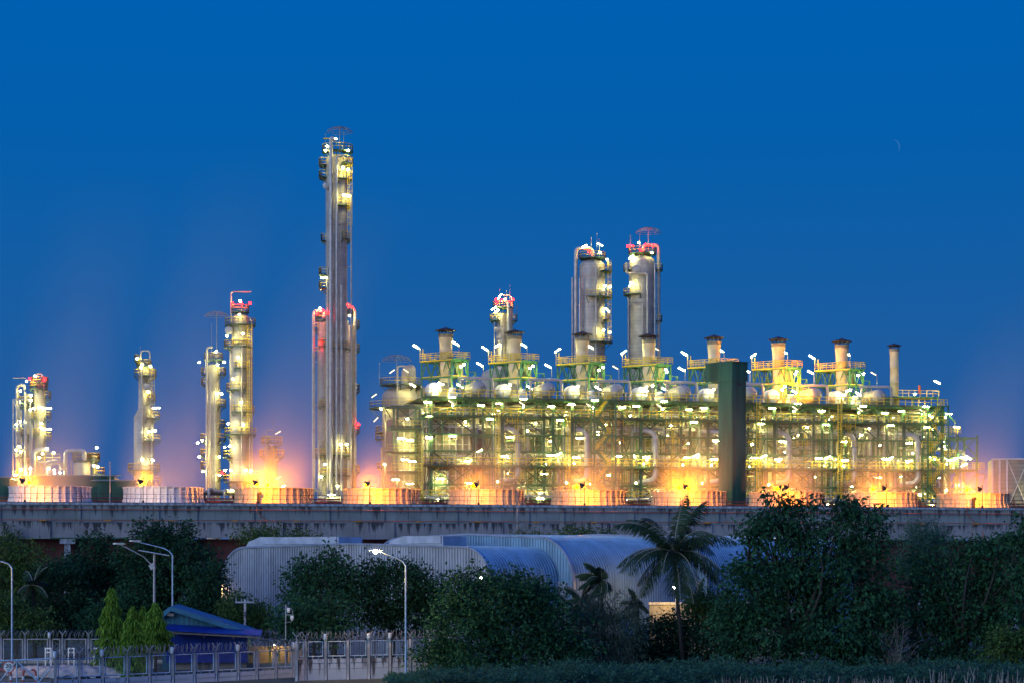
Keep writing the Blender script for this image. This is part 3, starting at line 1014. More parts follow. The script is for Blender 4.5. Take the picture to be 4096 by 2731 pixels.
def pipes(w0, w1, rr):
    """one bay of pipework, headers with valves, and secondary steel"""
    vb, hb, wb = MB(), MB(), MB()
    for k in range(30):
        x = rr.uniform(w0 + 0.4, w1 - 0.4)
        y = rr.choice((-5.2, -6.0, -4.8, -3.6, -8.6))
        r = rr.choice((0.10, 0.16, 0.24, 0.30))
        za = rr.choice((6, 14, 20, 24.9, 27.5))
        zb_ = rr.choice((24.0, 27.2, 30.0, 32.8, 35.8))
        if zb_ - za < 2.5:
            zb_ = za + 5.5
        dx = rr.choice((-1.4, 1.4, 0.9, -0.8))
        vb.pipe([(x, y, za), (x, y, zb_), (min(max(x + dx, w0 + .2), w1 - .2), y + 0.4, zb_)], r, n=8, flange=rr.choice((0, 2.5)))
    for z in (34.5, 26.2, 21.3):
        hb.tube((w0 + 0.1, -7.5, z), (w1 - 0.1, -7.5, z), 0.16, n=8)
    hb.tube((min(w1 - 0.6, 3.2), -7.5, 21.3), (min(w1 - 0.6, 3.2), -7.5, 34.5), 0.16, n=8)
    for k in range(26):
        z = rr.choice((35.2, 34.4, 32.4, 31.3, 28.6, 26.4, 25.8, 23.8, 21.2, 18.6, 16.2)) + rr.uniform(-0.25, 0.25)
        y = rr.choice((-8.9, -7.9, -6.6, -5.5))
        a = rr.uniform(w0, w1 - 4)
        L = rr.uniform(2.5, 6.5)
        r = rr.choice((0.07, 0.11, 0.16, 0.22))
        b = min(a + L, w1 - 0.1)
        hb.pipe([(a, y, z), (b, y, z), (b, y, z - rr.uniform(0.8, 2.0))], r, n=8, flange=rr.choice((0, 1.4)))
    for k in range(70):
        z = rr.choice((25.9, 26.2, 26.9, 25.5, 34.0, 31.6, 20.6, 28.0))
        x, y = rr.uniform(w0 + 0.3, w1 - 0.3), -9.0 + 0.8 * (k % 4)
        z = (25.9, 26.6, 31.6, 34.0, 20.6)[k % 5] + 0.25 * (k % 4)
        h = rr.uniform(0.35, 1.1)
        if k < 20:
            wb.tube((w0 + 0.2, y, z - h * 0 - 0.35), (w1 - 0.2, y, z - 0.35), 0.07, n=6)
        wb.tube((x, y, z - max(h, 0.45)), (x, y, z), 0.06, n=5)
        wb.lathe([(0.0, 0.05), (0.2, 0.05), (0.2, -0.03), (0, -0.03)], (x, y, z), 7)
        wb.bar((x - 0.4, y, z - h), (x + 0.4, y, z - h), 0.13)
    sb, pb, rb = MB(), MB(), MB()
    for y in (-9.9, -8.4, -6.2, -3.4):
        for z in (19.4, 21.9, 24.9, 27.4, 30.2, 33.1):
            sb.bar((w0 + 0.05, y, z - 0.22), (w1 - 0.05, y, z - 0.22), 0.1)
        sb.bar((w0 + 0.12, y, 19.2), (w0 + 0.12, y, 33.1), 0.1)
    for z in (19.4, 33.1):
        sb.bar((w0 + 0.12, -9.9, z - 0.3), (w0 + 0.12, -3.4, z - 0.3), 0.1)
    for k in range(26):                                # secondary steel: posts, rails and stays
        x, y = rr.uniform(w0 + 0.2, w1 - 0.2), rr.choice((-9.9, -8.4, -6.2, -3.4))
        z = rr.choice((19.4, 21.9, 24.9, 27.4, 30.2, 33.1))
        h = rr.choice((2.4, 2.8, 5.4))
        sb.bar((x, y, z - 0.3), (x, y, min(z + h, 35.8)), 0.14)
        if k % 2:
            x2 = min(max(x + rr.uniform(-2.4, 2.4), w0 + 0.1), w1 - 0.1)
            sb.bar((x, y, z), (x2, y, min(z + 2.6, 35.7)), 0.1)
        x2 = min(x + rr.uniform(1.5, 4.5), w1 - 0.1)
        sb.bar((x, y, z + rr.uniform(0.6, 2.2)), (x2, y, z + rr.uniform(0.6, 2.2)), 0.12)
    for z in (22.6, 28.8, 31.8):                        # half-height walkways between the main decks
        if z == 22.6:
            xm, y = rr.uniform(w0 + 2.5, w1 - 2.5), rr.choice((-10.3, -9.9, -8.0))
            for k in range(2):
                rb.bar((xm + 0.4 * k, y + 0.05, 22.6), (xm + 0.4 * k, y + 0.05, 33.0), 0.06)
            for k in range(22):
                rb.bar((xm, y + 0.05, 22.9 + k * 0.45), (xm + 0.4, y + 0.05, 22.9 + k * 0.45), 0.04)
        pb.bar((xm + 0.2, y + 0.8, z - 3.4 if z > 23 else z - 2.0), (xm + 0.2, y + 0.8, z), 0.14)
        if z == 28.8:
            pb.bar((xm + 0.2, y + 0.8, 22.5), (xm + 0.2, y + 0.8, 28.8), 0.15)
        xa, xb = xm - rr.uniform(0.7, 2.2), xm + rr.uniform(0.9, 2.2)
        pb.box(xa, xb, y, y + 1.6, z - 0.08, z)
        for x in (xa + 0.1, xb - 0.1):
            pb.bar((x, y + 0.8, z - 0.05), (x, y + 0.8, z - 2.0), 0.12)
        rail(rb, [(xa, y + 0.05, z), (xb, y + 0.05, z)], 1.15, 0.9, 0.085, mid=2)
    return vb, hb, wb, sb, pb, rb


PIPE_PARTS = (('vertical_pipework', 'clad_pipe'), ('header_pipework', 'clad_pipe'), ('valve_gear', 'whitep'), ('secondary_steel', 'green'), ('walkway', 'dgreen'), ('walkway_railing', 'yellow'))



def furnace(name, label, a_root, stack=True, panels=False, seed=1, w0=-6.045, w1=6.045, drum=True, downcomer=True, group='row of furnaces'):
    rr = random.Random(seed)
    p = fpos(a_root)
    root = thing(name, label, 'furnace', p, TH, group)
    # --- steel frame
    fb, gb = MB(), MB()
    xs = [x for x in (-4.5, 2.7, 4.3, 0.9) if w0 - 0.1 < x < w1 + 0.1]
    if w1 > 7:
        xs += [8.0, 11.0]
    if w0 < -8:
        xs += [-8.5, -11.8]
    for y in (-9.6, -4.2, 2.0, 6.5):
        for x in xs:
            if x == 0.9 and y != -4.2:
                continue
            w = 0.42 if y == -9.6 and x == -4.5 else 0.32
            wheel_column(fb, x, y, 0, 36.0, w)
    for z in DECKS + BEAMS:
        for y in (-9.6, -4.2, 2.0, 6.5):
            fb.box(w0, w1, y - 0.11, y + 0.11, z - 0.36, z - 0.06)
        for x in xs:
            fb.box(x - 0.09, x + 0.09, -9.5, 6.4, z - 0.33, z - 0.08)
    # braces: bright green just under the top deck, dark below
    def X(x0, x1, z0, z1, y, mbx, both=True, w=0.17):
        mbx.bar((x0, y, z0), (x1, y, z1), w, w)
        if both:
            mbx.bar((x1, y + 0.18, z0), (x0, y + 0.18, z1), w, w)
    X(-4.5, 2.7, 33.2, 35.7, -9.45, gb, False, 0.24)
    X(2.7, 5.6, 35.7, 33.3, -9.45, gb, False, 0.2)
    X(-4.5, -1.0, 30.2, 32.8, -9.45, fb)
    X(-0.9, 2.7, 32.8, 30.2, -9.45, fb, False)
    X(-4.5, 2.7, 24.9, 30.1, -4.0, fb)
    X(-4.5, 2.6, 27.3, 21.9, -9.4, fb)
    X(-4.5, 4.3, 25.0, 32.9, 2.2, fb)
    X(-4.5, 2.7, 19.4, 24.6, -9.4, fb)
    X(2.7, 6.0, 19.4, 24.6, -4.0, fb)
    X(-4.5, 2.7, 14.0, 19.3, -9.4, fb)
    X(-4.5, 2.7, 0.5, 8.4, -9.4, fb)
    X(4.3, 5.95, 24.9, 30.0, -9.4, fb)
    fb.build('steel_frame', M['dgreen'], root)
    gb.box(w0, w1, -9.78, -9.7, 35.62, 36.05)
    for x in (-4.5, -1.0, 2.7):
        gb.bar((x, -9.0, 33.2), (x, -9.0, 35.8), 0.24, 0.24)
    gb.build('upper_bracing', M['green'], root)
    # --- decks with handrails
    for z in DECKS:
        mb = MB()
        mb.box(w0, w1, -10.6, -6.9, z - 0.05, z)
        mb.box(w0, w1, -10.62, -10.5, z - 0.22, z + 0.1)
        if z > 36:
            mb.box(w0, w1, -6.9, 5.5, z - 0.05, z)
        d = mb.build('deck', M['dgreen'], root)
        rb = MB()
        rail(rb, [(w0 + 0.1, -10.72, z), (w1 - 0.1, -10.72, z)], 1.25, 1.3, 0.1, mid=2)
        if z < 36:
            rail(rb, [(w0 + 0.1, -7.0, z), (w1 - 0.1, -7.0, z)], 1.2, 1.7, 0.07)
        rb.build('railing', M['yellow'], d)
    # --- radiant box: cream panels with stiffeners behind the frame
    pb, sb = MB(), MB()
    x0, x1 = max(w0, -5.8), min(w1 - 0.1, 5.3)
    pb.box(x0, x1, -1.4, 5.2, 5, 29.0)
    pb.box(x0 + 0.2, x1 + 0.1, -0.2, 4.0, 29.003, 35.6)
    sb.add([], [])
    z = 6.5
    while z < 29:
        sb.box(x0, x1, -1.62, -1.403, z, z + 0.18)
        z += 1.35
    x = x0 + 0.2
    while x < x1:
        sb.box(x, x + 0.16, -1.7, -1.405, 5, 29.0)
        x += 1.05
    q = pb.build('radiant_box', M['beige'], root)
    sb.build('stiffener', M['beige2'], q)
    # windows of bright peep doors
    # --- process pipes: vertical bundles, headers, little valves
    for m_, (nm, mt) in zip(pipes(w0, w1, rr), PIPE_PARTS):
        m_.build(nm, M[mt], root)
    # long insulated header under the top deck and transfer lines
    mb = MB()
    mb.pipe([(max(w0, -3.5), -7.6, 34.0), (3.8, -7.6, 33.7), (3.8, -7.6, 32.0)], 0.30, n=12, flange=2)
    mb.pipe([(-5.6, -8.2, 15), (-5.6, -8.2, 31.9), (-5.6, -5, 31.9)], 0.33, n=12, flange=2.2)
    mb.build('transfer_line', M['clad_pipe'], root)
    if downcomer:
        mb = MB()
        mb.pipe([(-5.4, -8.6, 31.1), (-1.9, -9.7, 31.1), (-1.9, -9.9, 22.5), (-5.0, -9.0, 22.4)], 0.50, bend=2.2, n=16, flange=2.6)
        mb.build('downcomer_duct', M['clad_pipe'], root)
        mb = MB()
        mb.lathe([(0.001, -0.5), (0.7, -0.3), (0.95, 0.2), (0.95, 3.6), (0.7, 4.1), (0.001, 4.3)], (0, 0, 0), 18)
        o = mb.build('cross_drum', M['clad_warm'], root)
        o.rotation_euler = (0, R(-90), 0)
        o.location = (-1.6, -7.6, 29.6 + 1.2)
        mb = MB()
        mb.pipe([(0.6, -6.5, 34.4), (4.9 if w1 > 4.9 else 3, -6.5, 34.2), (4.9 if w1 > 4.9 else 3, -6.5, 31.2), (2.6, -6.5, 31.1)], 0.42, n=12, bend=0.9)
        mb.build('crossover_duct', M['clad_pipe'], root)
    # --- steam drum on the top deck
    if drum:
        db = MB()
        r, L = 1.25, 6.6
        prof = [(0.001, -0.62), (r * 0.5, -0.52), (r * 0.86, -0.26), (r, 0.0)]
        k = 0.0
        while k < L:
            prof += [(r, k + 0.02), (r, k + 0.86), (r + 0.025, k + 0.88), (r + 0.025, k + 0.94), (r, k + 0.96)]
            k += 0.96
        prof += [(r, L), (r * 0.6, L + 0.5), (0.001, L + 0.6)]
        db.lathe(prof, (0, 0, 0), 28)
        o = db.build('steam_drum', M['clad'], root)
        o.rotation_euler = (R(-90), 0, 0)
        o.location = (4.15, -7.0, 37.95)
        nb = MB()
        nb.lathe([(0.0, 0.3), (0.24, 0.26), (0.34, 0.08), (0.3, 0.0), (0.0, 0.0)], (4.7, -7.9, 38.05), 12)
        nb.tube((4.7, -7.9, 37.7), (4.7, -7.3, 38.0), 0.16, n=10)
        nb.box(2.9, 5.4, -6.0, -5.6, 36.1, 36.75)
        nb.box(2.9, 5.4, -2.4, -2.0, 36.1, 36.75)
        nb.build('drum_nozzle', M['grey'], root)
        ob = MB()
        ob.pipe([(0.9, -5.6, 39.7), (6.6, -6.6, 39.7), (6.6, -6.6, 36.3)], 0.24, n=12, bend=0.8, flange=2)
        ob.pipe([(1.4, -5.6, 39.6), (1.4, -5.6, 36.3)], 0.22, n=10)
        ob.build('overhead_line', M['clad_pipe'], root)
        # upper service walkway behind
        wb = MB()
        wb.box(2.2, 6.0, 0.5, 1.6, 39.0, 39.12)
        for x in (2.4, 5.8):
            wb.bar((x, 1.0, 36.1), (x, 1.0, 39.0), 0.16)
        d = wb.build('service_gangway', M['green'], root)
        rb = MB()
        rail(rb, [(2.2, 0.55, 39.12), (6.0, 0.55, 39.12)], 1.1, 1.0)
        rail(rb, [(3.4, -0.6, 38.6), (5.2, -0.6, 38.6)], 1.1, 0.8)
        rb.build('railing', M['yellow'], d)
    # --- flue stack standing in a truss tower
    if stack:
        # fan casing, motor, cream duct
        mb = MB()
        mb.lathe([(0.001, -0.25), (0.9, -0.15), (1.2, 0.15), (1.25, 0.5), (1.25, 2.3), (0.001, 2.4)], (0, 0, 0), 26)
        o = mb.build('fan_casing', M['whitep'], root)
        o.rotation_euler = (R(-90), 0, 0)
        o.location = (-3.1, -5.6, 37.7)
        mb = MB()
        mb.prism([(-0.95, -7.3), (0.45, -7.3), (0.45, -6.2), (-0.95, -6.2)], 36.1, 37.2)
        mb.build('motor_plinth', M['whitep'], root)
        mb = MB()
        mb.lathe([(0.001, -0.1), (0.3, -0.05), (0.36, 0.1), (0.36, 1.2), (0.001, 1.25)], (0, 0, 0), 14)
        for k in range(8):
            an = k * math.pi / 4
            mb.box(0.34 * math.cos(an) - 0.03, 0.34 * math.cos(an) + 0.03, 0.34 * math.sin(an) - 0.03, 0.34 * math.sin(an) + 0.03, 0.15, 1.15)
        o = mb.build('fan_motor', M['whitep'], root)
        o.rotation_euler = (R(-90), 0, R(25))
        o.location = (-0.1, -7.5, 37.6)
        cb = MB()
        cb.add([(-1.6, -2.0, 36.1), (1.7, -2.0, 36.1), (1.7, 1.8, 36.1), (-1.6, 1.8, 36.1), (-1.0, -1.0, 39.4), (1.0, -1.0, 39.4), (1.0, 1.0, 39.4), (-1.0, 1.0, 39.4)], [(0, 3, 2, 1), (4, 5, 6, 7), (0, 1, 5, 4), (1, 2, 6, 5), (2, 3, 7, 6), (3, 0, 4, 7)])
        cb.box(2.1, 3.4, 1.6, 2.9, 40.5, 43.6)
        cb.build('flue_transition', M['beige'], root)
        P = [(-3.6, 3.0), (0.55, -2.2), (3.55, -1.4), (-0.2, 4.6)]
        tb = MB()
        zt, zm, zb_ = 43.1, 40.2, 36.1
        for (x, y) in P:
            tb.bar((x, y, zb_), (x, y, zt), 0.26)
        for i in range(4):
            (xa, ya), (xb, yb) = P[i], P[(i + 1) % 4]
            for z in (zt - 0.12, zm):
                tb.bar((xa, ya, z), (xb, yb, z), 0.22, 0.28)
            m_ = ((xa + xb) / 2, (ya + yb) / 2)
            nseg = 3 if i % 2 == 0 else 2
            for k in range(nseg):
                t0, t1, tm = k / nseg, (k + 1) / nseg, (k + 0.5) / nseg
                A = (xa + (xb - xa) * t0, ya + (yb - ya) * t0)
                B = (xa + (xb - xa) * t1, ya + (yb - ya) * t1)
                C_ = (xa + (xb - xa) * tm, ya + (yb - ya) * tm)
                tb.bar((*C_, zt), (*A, zm), 0.15)
                tb.bar((*C_, zt), (*B, zm), 0.15)
            tb.bar((xa, ya, zb_), (*m_, zm), 0.15)
            tb.bar((xb, yb, zb_), (*m_, zm), 0.15)
        tb.bar((3.6, -1.4, 41.2), (5.0, -1.0, 41.2), 0.15)
        tb.bar((5.0, -1.0, 41.2), (5.0, -1.0, 38.6), 0.15)
        tb.bar((3.6, -1.4, 38.9), (5.0, -1.0, 41.2), 0.12)
        tb.build('truss_tower', M['green'], root)
        mb = MB()
        Q = [(-3.9, 3.05), (0.55, -2.55), (3.9, -1.6), (-0.1, 4.95)]
        mb.prism(Q, 43.1, 43.28)
        d = mb.build('stack_platform', M['green'], root)
        rb = MB()
        rail(rb, [(x, y, 43.28) for x, y in Q], 1.15, 1.15, 0.075, closed=True, mid=3)
        rb.bar((-3.9, 3.0, 43.0), (-3.9, 3.0, 45.3), 0.12)
        rb.bar((-3.5, 2.5, 43.0), (-3.5, 2.5, 45.2), 0.12)
        rb.bar((-3.9, 3.0, 43.1), (0.5, -2.6, 43.1), 0.08, 0.22)
        rb.bar(P[0] + (zm + 0.2,), P[1] + (zm + 0.2,), 0.1, 0.2)
        rb.bar(P[1] + (zm + 0.2,), P[2] + (zm + 0.2,), 0.1, 0.2)
        rb.build('railing', M['yellow'], d)
        sb = MB()
        sb.lathe([(1.05, 39.3), (1.05, 41.5), (1.1, 41.55), (1.05, 41.6), (1.04, 44.6), (1.10, 44.65), (1.04, 44.72), (1.07, 45.5), (1.16, 46.3), (1.22, 46.85), (1.27, 46.9), (1.22, 46.95)], (0, 0, 0), 30)
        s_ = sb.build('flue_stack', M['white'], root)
        kb = MB()
        kb.lathe([(1.23, 46.95), (1.25, 47.45), (1.32, 47.47), (1.32, 47.53), (1.16, 47.53), (1.14, 46.95)], (0, 0, 0), 30)
        kb.build('collar', M['beige'], s_)
        kb = MB()
        for k in range(10):
            an = 2 * math.pi * (k + 0.3) / 10
            kb.bar((1.2 * math.cos(an), 1.2 * math.sin(an), 47.5), (1.2 * math.cos(an), 1.2 * math.sin(an), 48.15), 0.09)
        kb.lathe([(0.001, 48.98), (0.06, 48.75), (0.08, 48.72), (1.82, 48.18), (1.80, 48.1), (0.001, 48.12)], (0, 0, 0), 24, sm=False)
        kb.build('rain_cap', M['cap'], s_)
        sb = MB()
        sb.pipe([(0.2, -1.6, 36.2), (0.2, -1.6, 41.2), (0.7, -1.7, 42.0), (0.7, -1.7, 42.8)], 0.16, n=8)
        sb.build('sample_line', M['grey'], root)
        # lamp poles with long luminaires on the platform
        for (x, y, z, tl) in ((-4.4, 2.8, 45.6, 30), (2.6, 3.3, 46.4, 28), (5.9, -1.0, 42.5, 27)):
            pbm = MB()
            pbm.tube((x + 0.45, y, z - 2.2 if x > 5 else 43.2), (x + 0.45, y, z - 0.2), 0.05, n=6)
            pbm.tube((x + 0.45, y, z - 0.2), (x + 0.1, y, z), 0.04, n=6)
            q = pbm.build('lamp_pole', M['grey'], root)
            lamp('TS', q, (x - 0.2, y, z + 0.05), tl)
    return root


def flamps(root, spec):
    for s in spec:
        k, x, y, z = s[:4]
        tl = s[4] if len(s) > 4 else 0
        lamp(k, root, (x, y, z), tl)


BASE = [('T', -5.2, -10.1, 35.2), ('TD', -1.2, -10.0, 35.3, 32), ('T', 3.9, -9.9, 34.9), ('T', 5.4, -10.0, 32.6), ('F', 1.5, -8.6, 32.2), ('T', -3.1, -8.8, 29.7), ('F', 4.6, -6.6, 29.3),
        ('F', -5.6, -8.3, 26.9), ('F', -2.9, -7.6, 26.4), ('TS', 5.1, -9.9, 26.9, -25), ('F', 1.6, -7.2, 26.3), ('F', -3.9, -8.8, 25.6), ('T', 3.4, -7.2, 23.7), ('F', -4.2, -5.2, 22.4), ('F', 0.2, -5.0, 22.0),
        ('T', -1.0, -8.6, 20.6, 30), ('TS', 2.6, -8.6, 20.3), ('F', 5.2, -6.0, 20.4), ('FS', -2.6, -7.2, 38.7), ('TS', 1.5, -4.6, 38.5, 30), ('F', 1.9, -3.2, 41.9), ('F', 2.5, -3.0, 42.3), ('F', -0.7, -8.6, 34.9),
        ('F', 0.6, -6.6, 31.0), ('F', -0.2, -4.0, 28.2), ('F', -5.0, -5.6, 33.9), ('F', 3.2, -5.4, 17.6), ('F', -3.6, -3.2, 34.6), ('F', 2.0, -3.0, 30.6), ('F', -4.0, -3.0, 27.6), ('F', 4.8, -3.2, 25.6), ('F', -1.8, -2.6, 24.0), ('F', 3.0, -2.6, 21.0), ('T', -1.5, -12.2, 35.9), ('T', 3.2, -11.9, 26.6), ('T', -4.6, -11.9, 26.4)]  # last lamps added to brighten the panels inside and the front railings

ORD = ['first', 'second', 'third', 'fourth', 'fifth', 'sixth', 'seventh']
f2 = furnace('cracking_furnace', 'second furnace from the left, its white stack in front of the brownish lamp-crowded tower', PITCH, seed=5)
flamps(f2, BASE)
bpy.context.view_layer.update()
tree = child_map()
skips = {2: (3, 9, 17), 3: (5, 12), 4: (2, 10, 14), 5: (6, 15, 7), 6: (0, 13)}
LBL = {2: 'third furnace from the left, its stack in front of the left fat tower',
       3: 'fourth furnace from the left, its stack in front of the right fat tower',
       4: 'fifth furnace from the left, half hidden by the dark green lift shaft',
       5: 'sixth furnace from the left, beside the green lift shaft, orange glow on its deck',
       6: 'seventh furnace from the left, the last one with a flared white stack'}
for i in range(2, 7):
    lamps = [c for c in tree[f2.name] if c.name.split('.')[0] == 'lamp']
    sk = tuple(lamps[j].name for j in skips[i])
    c = copy_tree(f2, tree, None, sk)
    c.location = fpos(i * PITCH)
    c['label'] = LBL[i]
    rr = random.Random(i)
    for ch in kids(c):
        if ch.name.split('.')[0] == 'lamp':
            ch.location.x += rr.uniform(-0.5, 0.5)
            ch.location.z += rr.uniform(-0.12, 0.12)
    alt = dict(zip([q[0] for q in PIPE_PARTS], zip(pipes(-6.045, 6.045, random.Random(40 + i)), [q[1] for q in PIPE_PARTS])))
    for ch in kids(c):
        nm = ch.name.split('.')[0]
        if nm in alt and not ch.children and (nm != 'walkway' or len(ch.data.polygons) < 80):
            tmp = alt[nm][0].build(nm, M[alt[nm][1]])
            ch.data = tmp.data                       # every bay has pipe runs of its own
            bpy.data.objects.remove(tmp)
    poles = sorted((ch for ch in kids(c) if ch.name.startswith('lamp_pole')), key=lambda q: q.name)
    for pi, pole in enumerate(poles):
        lm = [q for q in kids(pole) if q.name.startswith('lamp')][0]
        if (i, pi) in ((2, 0), (3, 0), (5, 0)):
            lm.rotation_euler = (0, R(-35), 0)
            lm.location.x += 0.9
        if (i, pi) in ((3, 1), (2, 2), (6, 2)):
            lm.data = LM['TD']
        if (i, pi) in ((2, 0), (4, 1), (6, 1)):
            lm.data = LM['T']
    if i == 5:
        flamps(c, [('OB', -2.4, -4.2, 38.6), ('O', -2.0, -7.4, 39.4), ('O', 2.4, -3.6, 40.6), ('O', 0.8, -7.0, 38.0), ('FS', -1.9, -8.0, 39.3)])
    if i in (1, 3, 6):
        flamps(c, [('FS', -3.0, -8.2, 38.0), ('FS', -2.0, -8.4, 38.9)])
f1 = furnace('cracking_furnace', 'first furnace on the left end of the row, cream panels behind its lamps', 0.0, seed=9, downcomer=False)
flamps(f1, [s for s in BASE if s[3] > 31] + [('TS', -5.0, -10.2, 29.4), ('T', -1.0, -10.2, 29.7), ('TS', 1.6, -9.8, 25.6), ('T', 3.6, -9.7, 27.3, -25), ('TS', -3.0, -10.1, 22.6), ('T', -3.9, -10.0, 19.6), ('T', 0.2, -9.9, 19.6), ('TS', -4.4, -6.0, 26.2), ('T', -1.4, -7.4, 22.6), ('T', 2.3, -8.2, 22.0), ('FS', -3.0, -6.6, 37.6), ('TS', -2.6, -7.8, 38.4, 0), ('T', -4.9, -9.9, 33.0)])
# its cream panelled firebox wall, windows of light between dark stiffeners
pb = MB()
pb.box(-5.9, 2.4, -8.0, -6.0, 12, 31.8)
pbo = pb.build('firebox_wall', M['beige'], f1)
sb = MB()
for k in range(8):
    x = -5.8 + k * 1.14
    sb.box(x, x + 0.22, -8.3, -8.003, 12, 31.8)
for k in range(11):
    z = 12.6 + k * 1.75
    sb.box(-5.9, 2.4, -8.22, -8.003, z, z + 0.16)
sb.build('stiffener', M['beige2'], pbo)

# last furnace with the thin chimney and the open frame stepping down on the right
f8 = furnace('cracking_furnace', 'last furnace at the right end of the row, with one tall thin chimney', 7 * PITCH, stack=False, seed=21, w1=2.75, drum=False)
flamps(f8, [s for s in BASE if s[3] < 36] + [('FS', -0.2, -5.0, 38.7), ('TS', 4.6, -4.0, 41.0, 25)])
sb = MB()
zc = lambda py, Y=360.0: EYE - (py - HOR) * Y / FPX
cx_, cy_ = -1.9, 0.0
sb.lathe([(0.78, 36.1), (0.78, zc(1530)), (0.83, zc(1529)), (0.78, zc(1527)), (0.77, zc(1470)), (0.82, zc(1469)), (0.77, zc(1467)), (0.79, zc(1420)), (0.88, zc(1406)), (0.88, zc(1396))], (cx_, cy_, 0), 26)
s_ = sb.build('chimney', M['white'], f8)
kb = MB()
kb.lathe([(0.90, zc(1407)), (0.92, zc(1395)), (0.84, zc(1395))], (cx_, cy_, 0), 26)
kb.build('collar', M['beige'], s_)
kb = MB()
for k in range(8):
    an = 2 * math.pi * (k + 0.3) / 8
    kb.bar((cx_ + 0.85 * math.cos(an), cy_ + 0.85 * math.sin(an), zc(1396)), (cx_ + 0.85 * math.cos(an), cy_ + 0.85 * math.sin(an), zc(1382)), 0.08)
kb.lathe([(0.001, zc(1370)), (0.1, zc(1374)), (1.32, zc(1382)), (1.3, zc(1384)), (0.001, zc(1383))], (cx_, cy_, 0), 20, sm=False)
kb.build('rain_cap', M['cap'], s_)
mb = MB()
mb.box(-4, 5.5, -3.0, 2.5, 38.2, 38.4)
mb.box(-5.5, -3.8, -3, 2.5, 36.12, 38.2)
for x in (-3.6, 0.5, 5.2):
    mb.bar((x, -2.9, 36.1), (x, -2.9, 38.2), 0.2)
d = mb.build('chimney_platform', M['green'], f8)
rb = MB()
rail(rb, [(-4, -3, 38.4), (5.4, -3, 38.4)], 1.1, 1.2)
rb.build('railing', M['yellow'], d)

# open frame at the right end
SX = 7 * PITCH + 2.76
p = fpos(SX)
root = thing('access_structure', 'open green steel frame stepping down at the right end of the furnaces, with lit pipes', 'steel structure', p, TH)
fb = MB()
H1, H2 = 36.2, 31.2
L1, L2, L3 = 0.4, 6.9, 8.5
cols = [(0.3, H1), (3.1, H2), (L2, H2)]
for x, h in cols:
    for y in (-9.4, -4.5, 1.5):
        wheel_column(fb, x, y, 0, h, 0.32)
for z in (H1, 33.2, 30.9, 27.4, 25.1, 21.9, 19.4, 14, 8.5):
    xe = L1 if z > H2 else L2
    for y in (-9.4, -4.5, 1.5):
        fb.box(0.05, xe, y - 0.1, y + 0.1, z - 0.35, z - 0.1)
    for x, h in cols:
        if h >= z - 0.1:
            fb.box(x - 0.08, x + 0.08, -9.3, 1.4, z - 0.32, z - 0.12)
fb.box(L2, L3, -9.5, -9.3, 24.2, 24.4)
fb.bar((L2, -9.4, 19.0), (L3, -9.4, 24.3), 0.16)
for (xa, xb, za, zb_) in ((0.3, 3.1, 25.1, 31), (3.1, L2, 27.4, 31), (3.1, L2, 24.6, 19.4), (0.3, 3.1, 19.4, 24.8), (0.3, 3.1, 8.5, 14), (3.1, L2, 14, 19.2)):
    fb.bar((xa, -9.4, za), (xb, -9.4, zb_), 0.16)
    fb.bar((xa, -9.25, zb_), (xb, -9.25, za), 0.16)
fb.build('steel_frame', M['green'], root)
for z, xa, xb in ((33.2, 0.1, 0.6), (31.4, 0.1, 3.4), (27.2, 0.1, 2.4), (25.1, 0.1, 7.9), (19.4, 0.1, L2)):
    mb = MB()
    mb.box(xa, xb, -10.4, -6.5, z - 0.05, z)
    d = mb.build('deck', M['dgreen'], root)
    rb = MB()
    rail(rb, [(xa + 0.1, -10.3, z), (xb - 0.1, -10.3, z), (xb - 0.1, -6.6, z)], 1.2, 1.1, 0.075, mid=3)
    rb.build('railing', M['yellow'], d)
pb = MB()
pb.pipe([(0.4, -6.2, 28.8), (5.6, -6.2, 28.4), (5.9, -6.2, 28.3), (5.9, -6.2, 8)], 0.32, n=12, bend=1.0, flange=2)
pb.pipe([(0.3, -5.2, 27.2), (4.4, -5.2, 26.9), (5.0, -5.2, 28.0)], 0.45, n=12, bend=0.9, flange=2)
pb.pipe([(2.0, -7.8, 25.2), (2.0, -7.8, 26.5), (3.0, -7.8, 26.5), (3.0, -7.8, 25.2)], 0.3, n=12, bend=0.8)
pb.pipe([(2.2, -6.2, 19), (2.2, -6.2, 24.5)], 0.5, n=12, flange=2)
pb.pipe([(4.2, -6.2, 10), (4.2, -6.2, 24.0)], 0.28, n=12, flange=2)
pb.build('pipework', M['clad_pipe'], root)
flamps(root, [('TS', -2.4, -10.4, 34.3, 28), ('T', -3.2, -10.2, 32.4), ('F', 0.5, -9.0, 30.7), ('T', 0.4, -9.0, 29.9, -25), ('T', -2.2, -10.5, 27.0, 25), ('TD', 0.6, -9.9, 27.0, 35), ('TS', 4.1, -9.9, 27.1, 25), ('T', 5.0, -9.9, 27.2, 30), ('TS', 4.2, -9.7, 25.9, -28), ('F', 1.0, -9.5, 26.1), ('F', 2.2, -7.2, 21.6), ('F', 4.6, -6.6, 22.4), ('FS', 1.2, -8.6, 34.4), ('F', 2.4, -7.0, 29.4), ('F', 3.6, -4.6, 21.0), ('T', 0.7, -8.0, 20.4)])
mb = MB()
mb.tube((1.2, -8.6, 30.5), (1.2, -8.6, 34.3), 0.07, n=6)
mb.tube((3.0, -8.6, 30.5), (3.0, -8.6, 33.9), 0.09, n=6)
mb.build('lamp_pole', M['grey'], root)


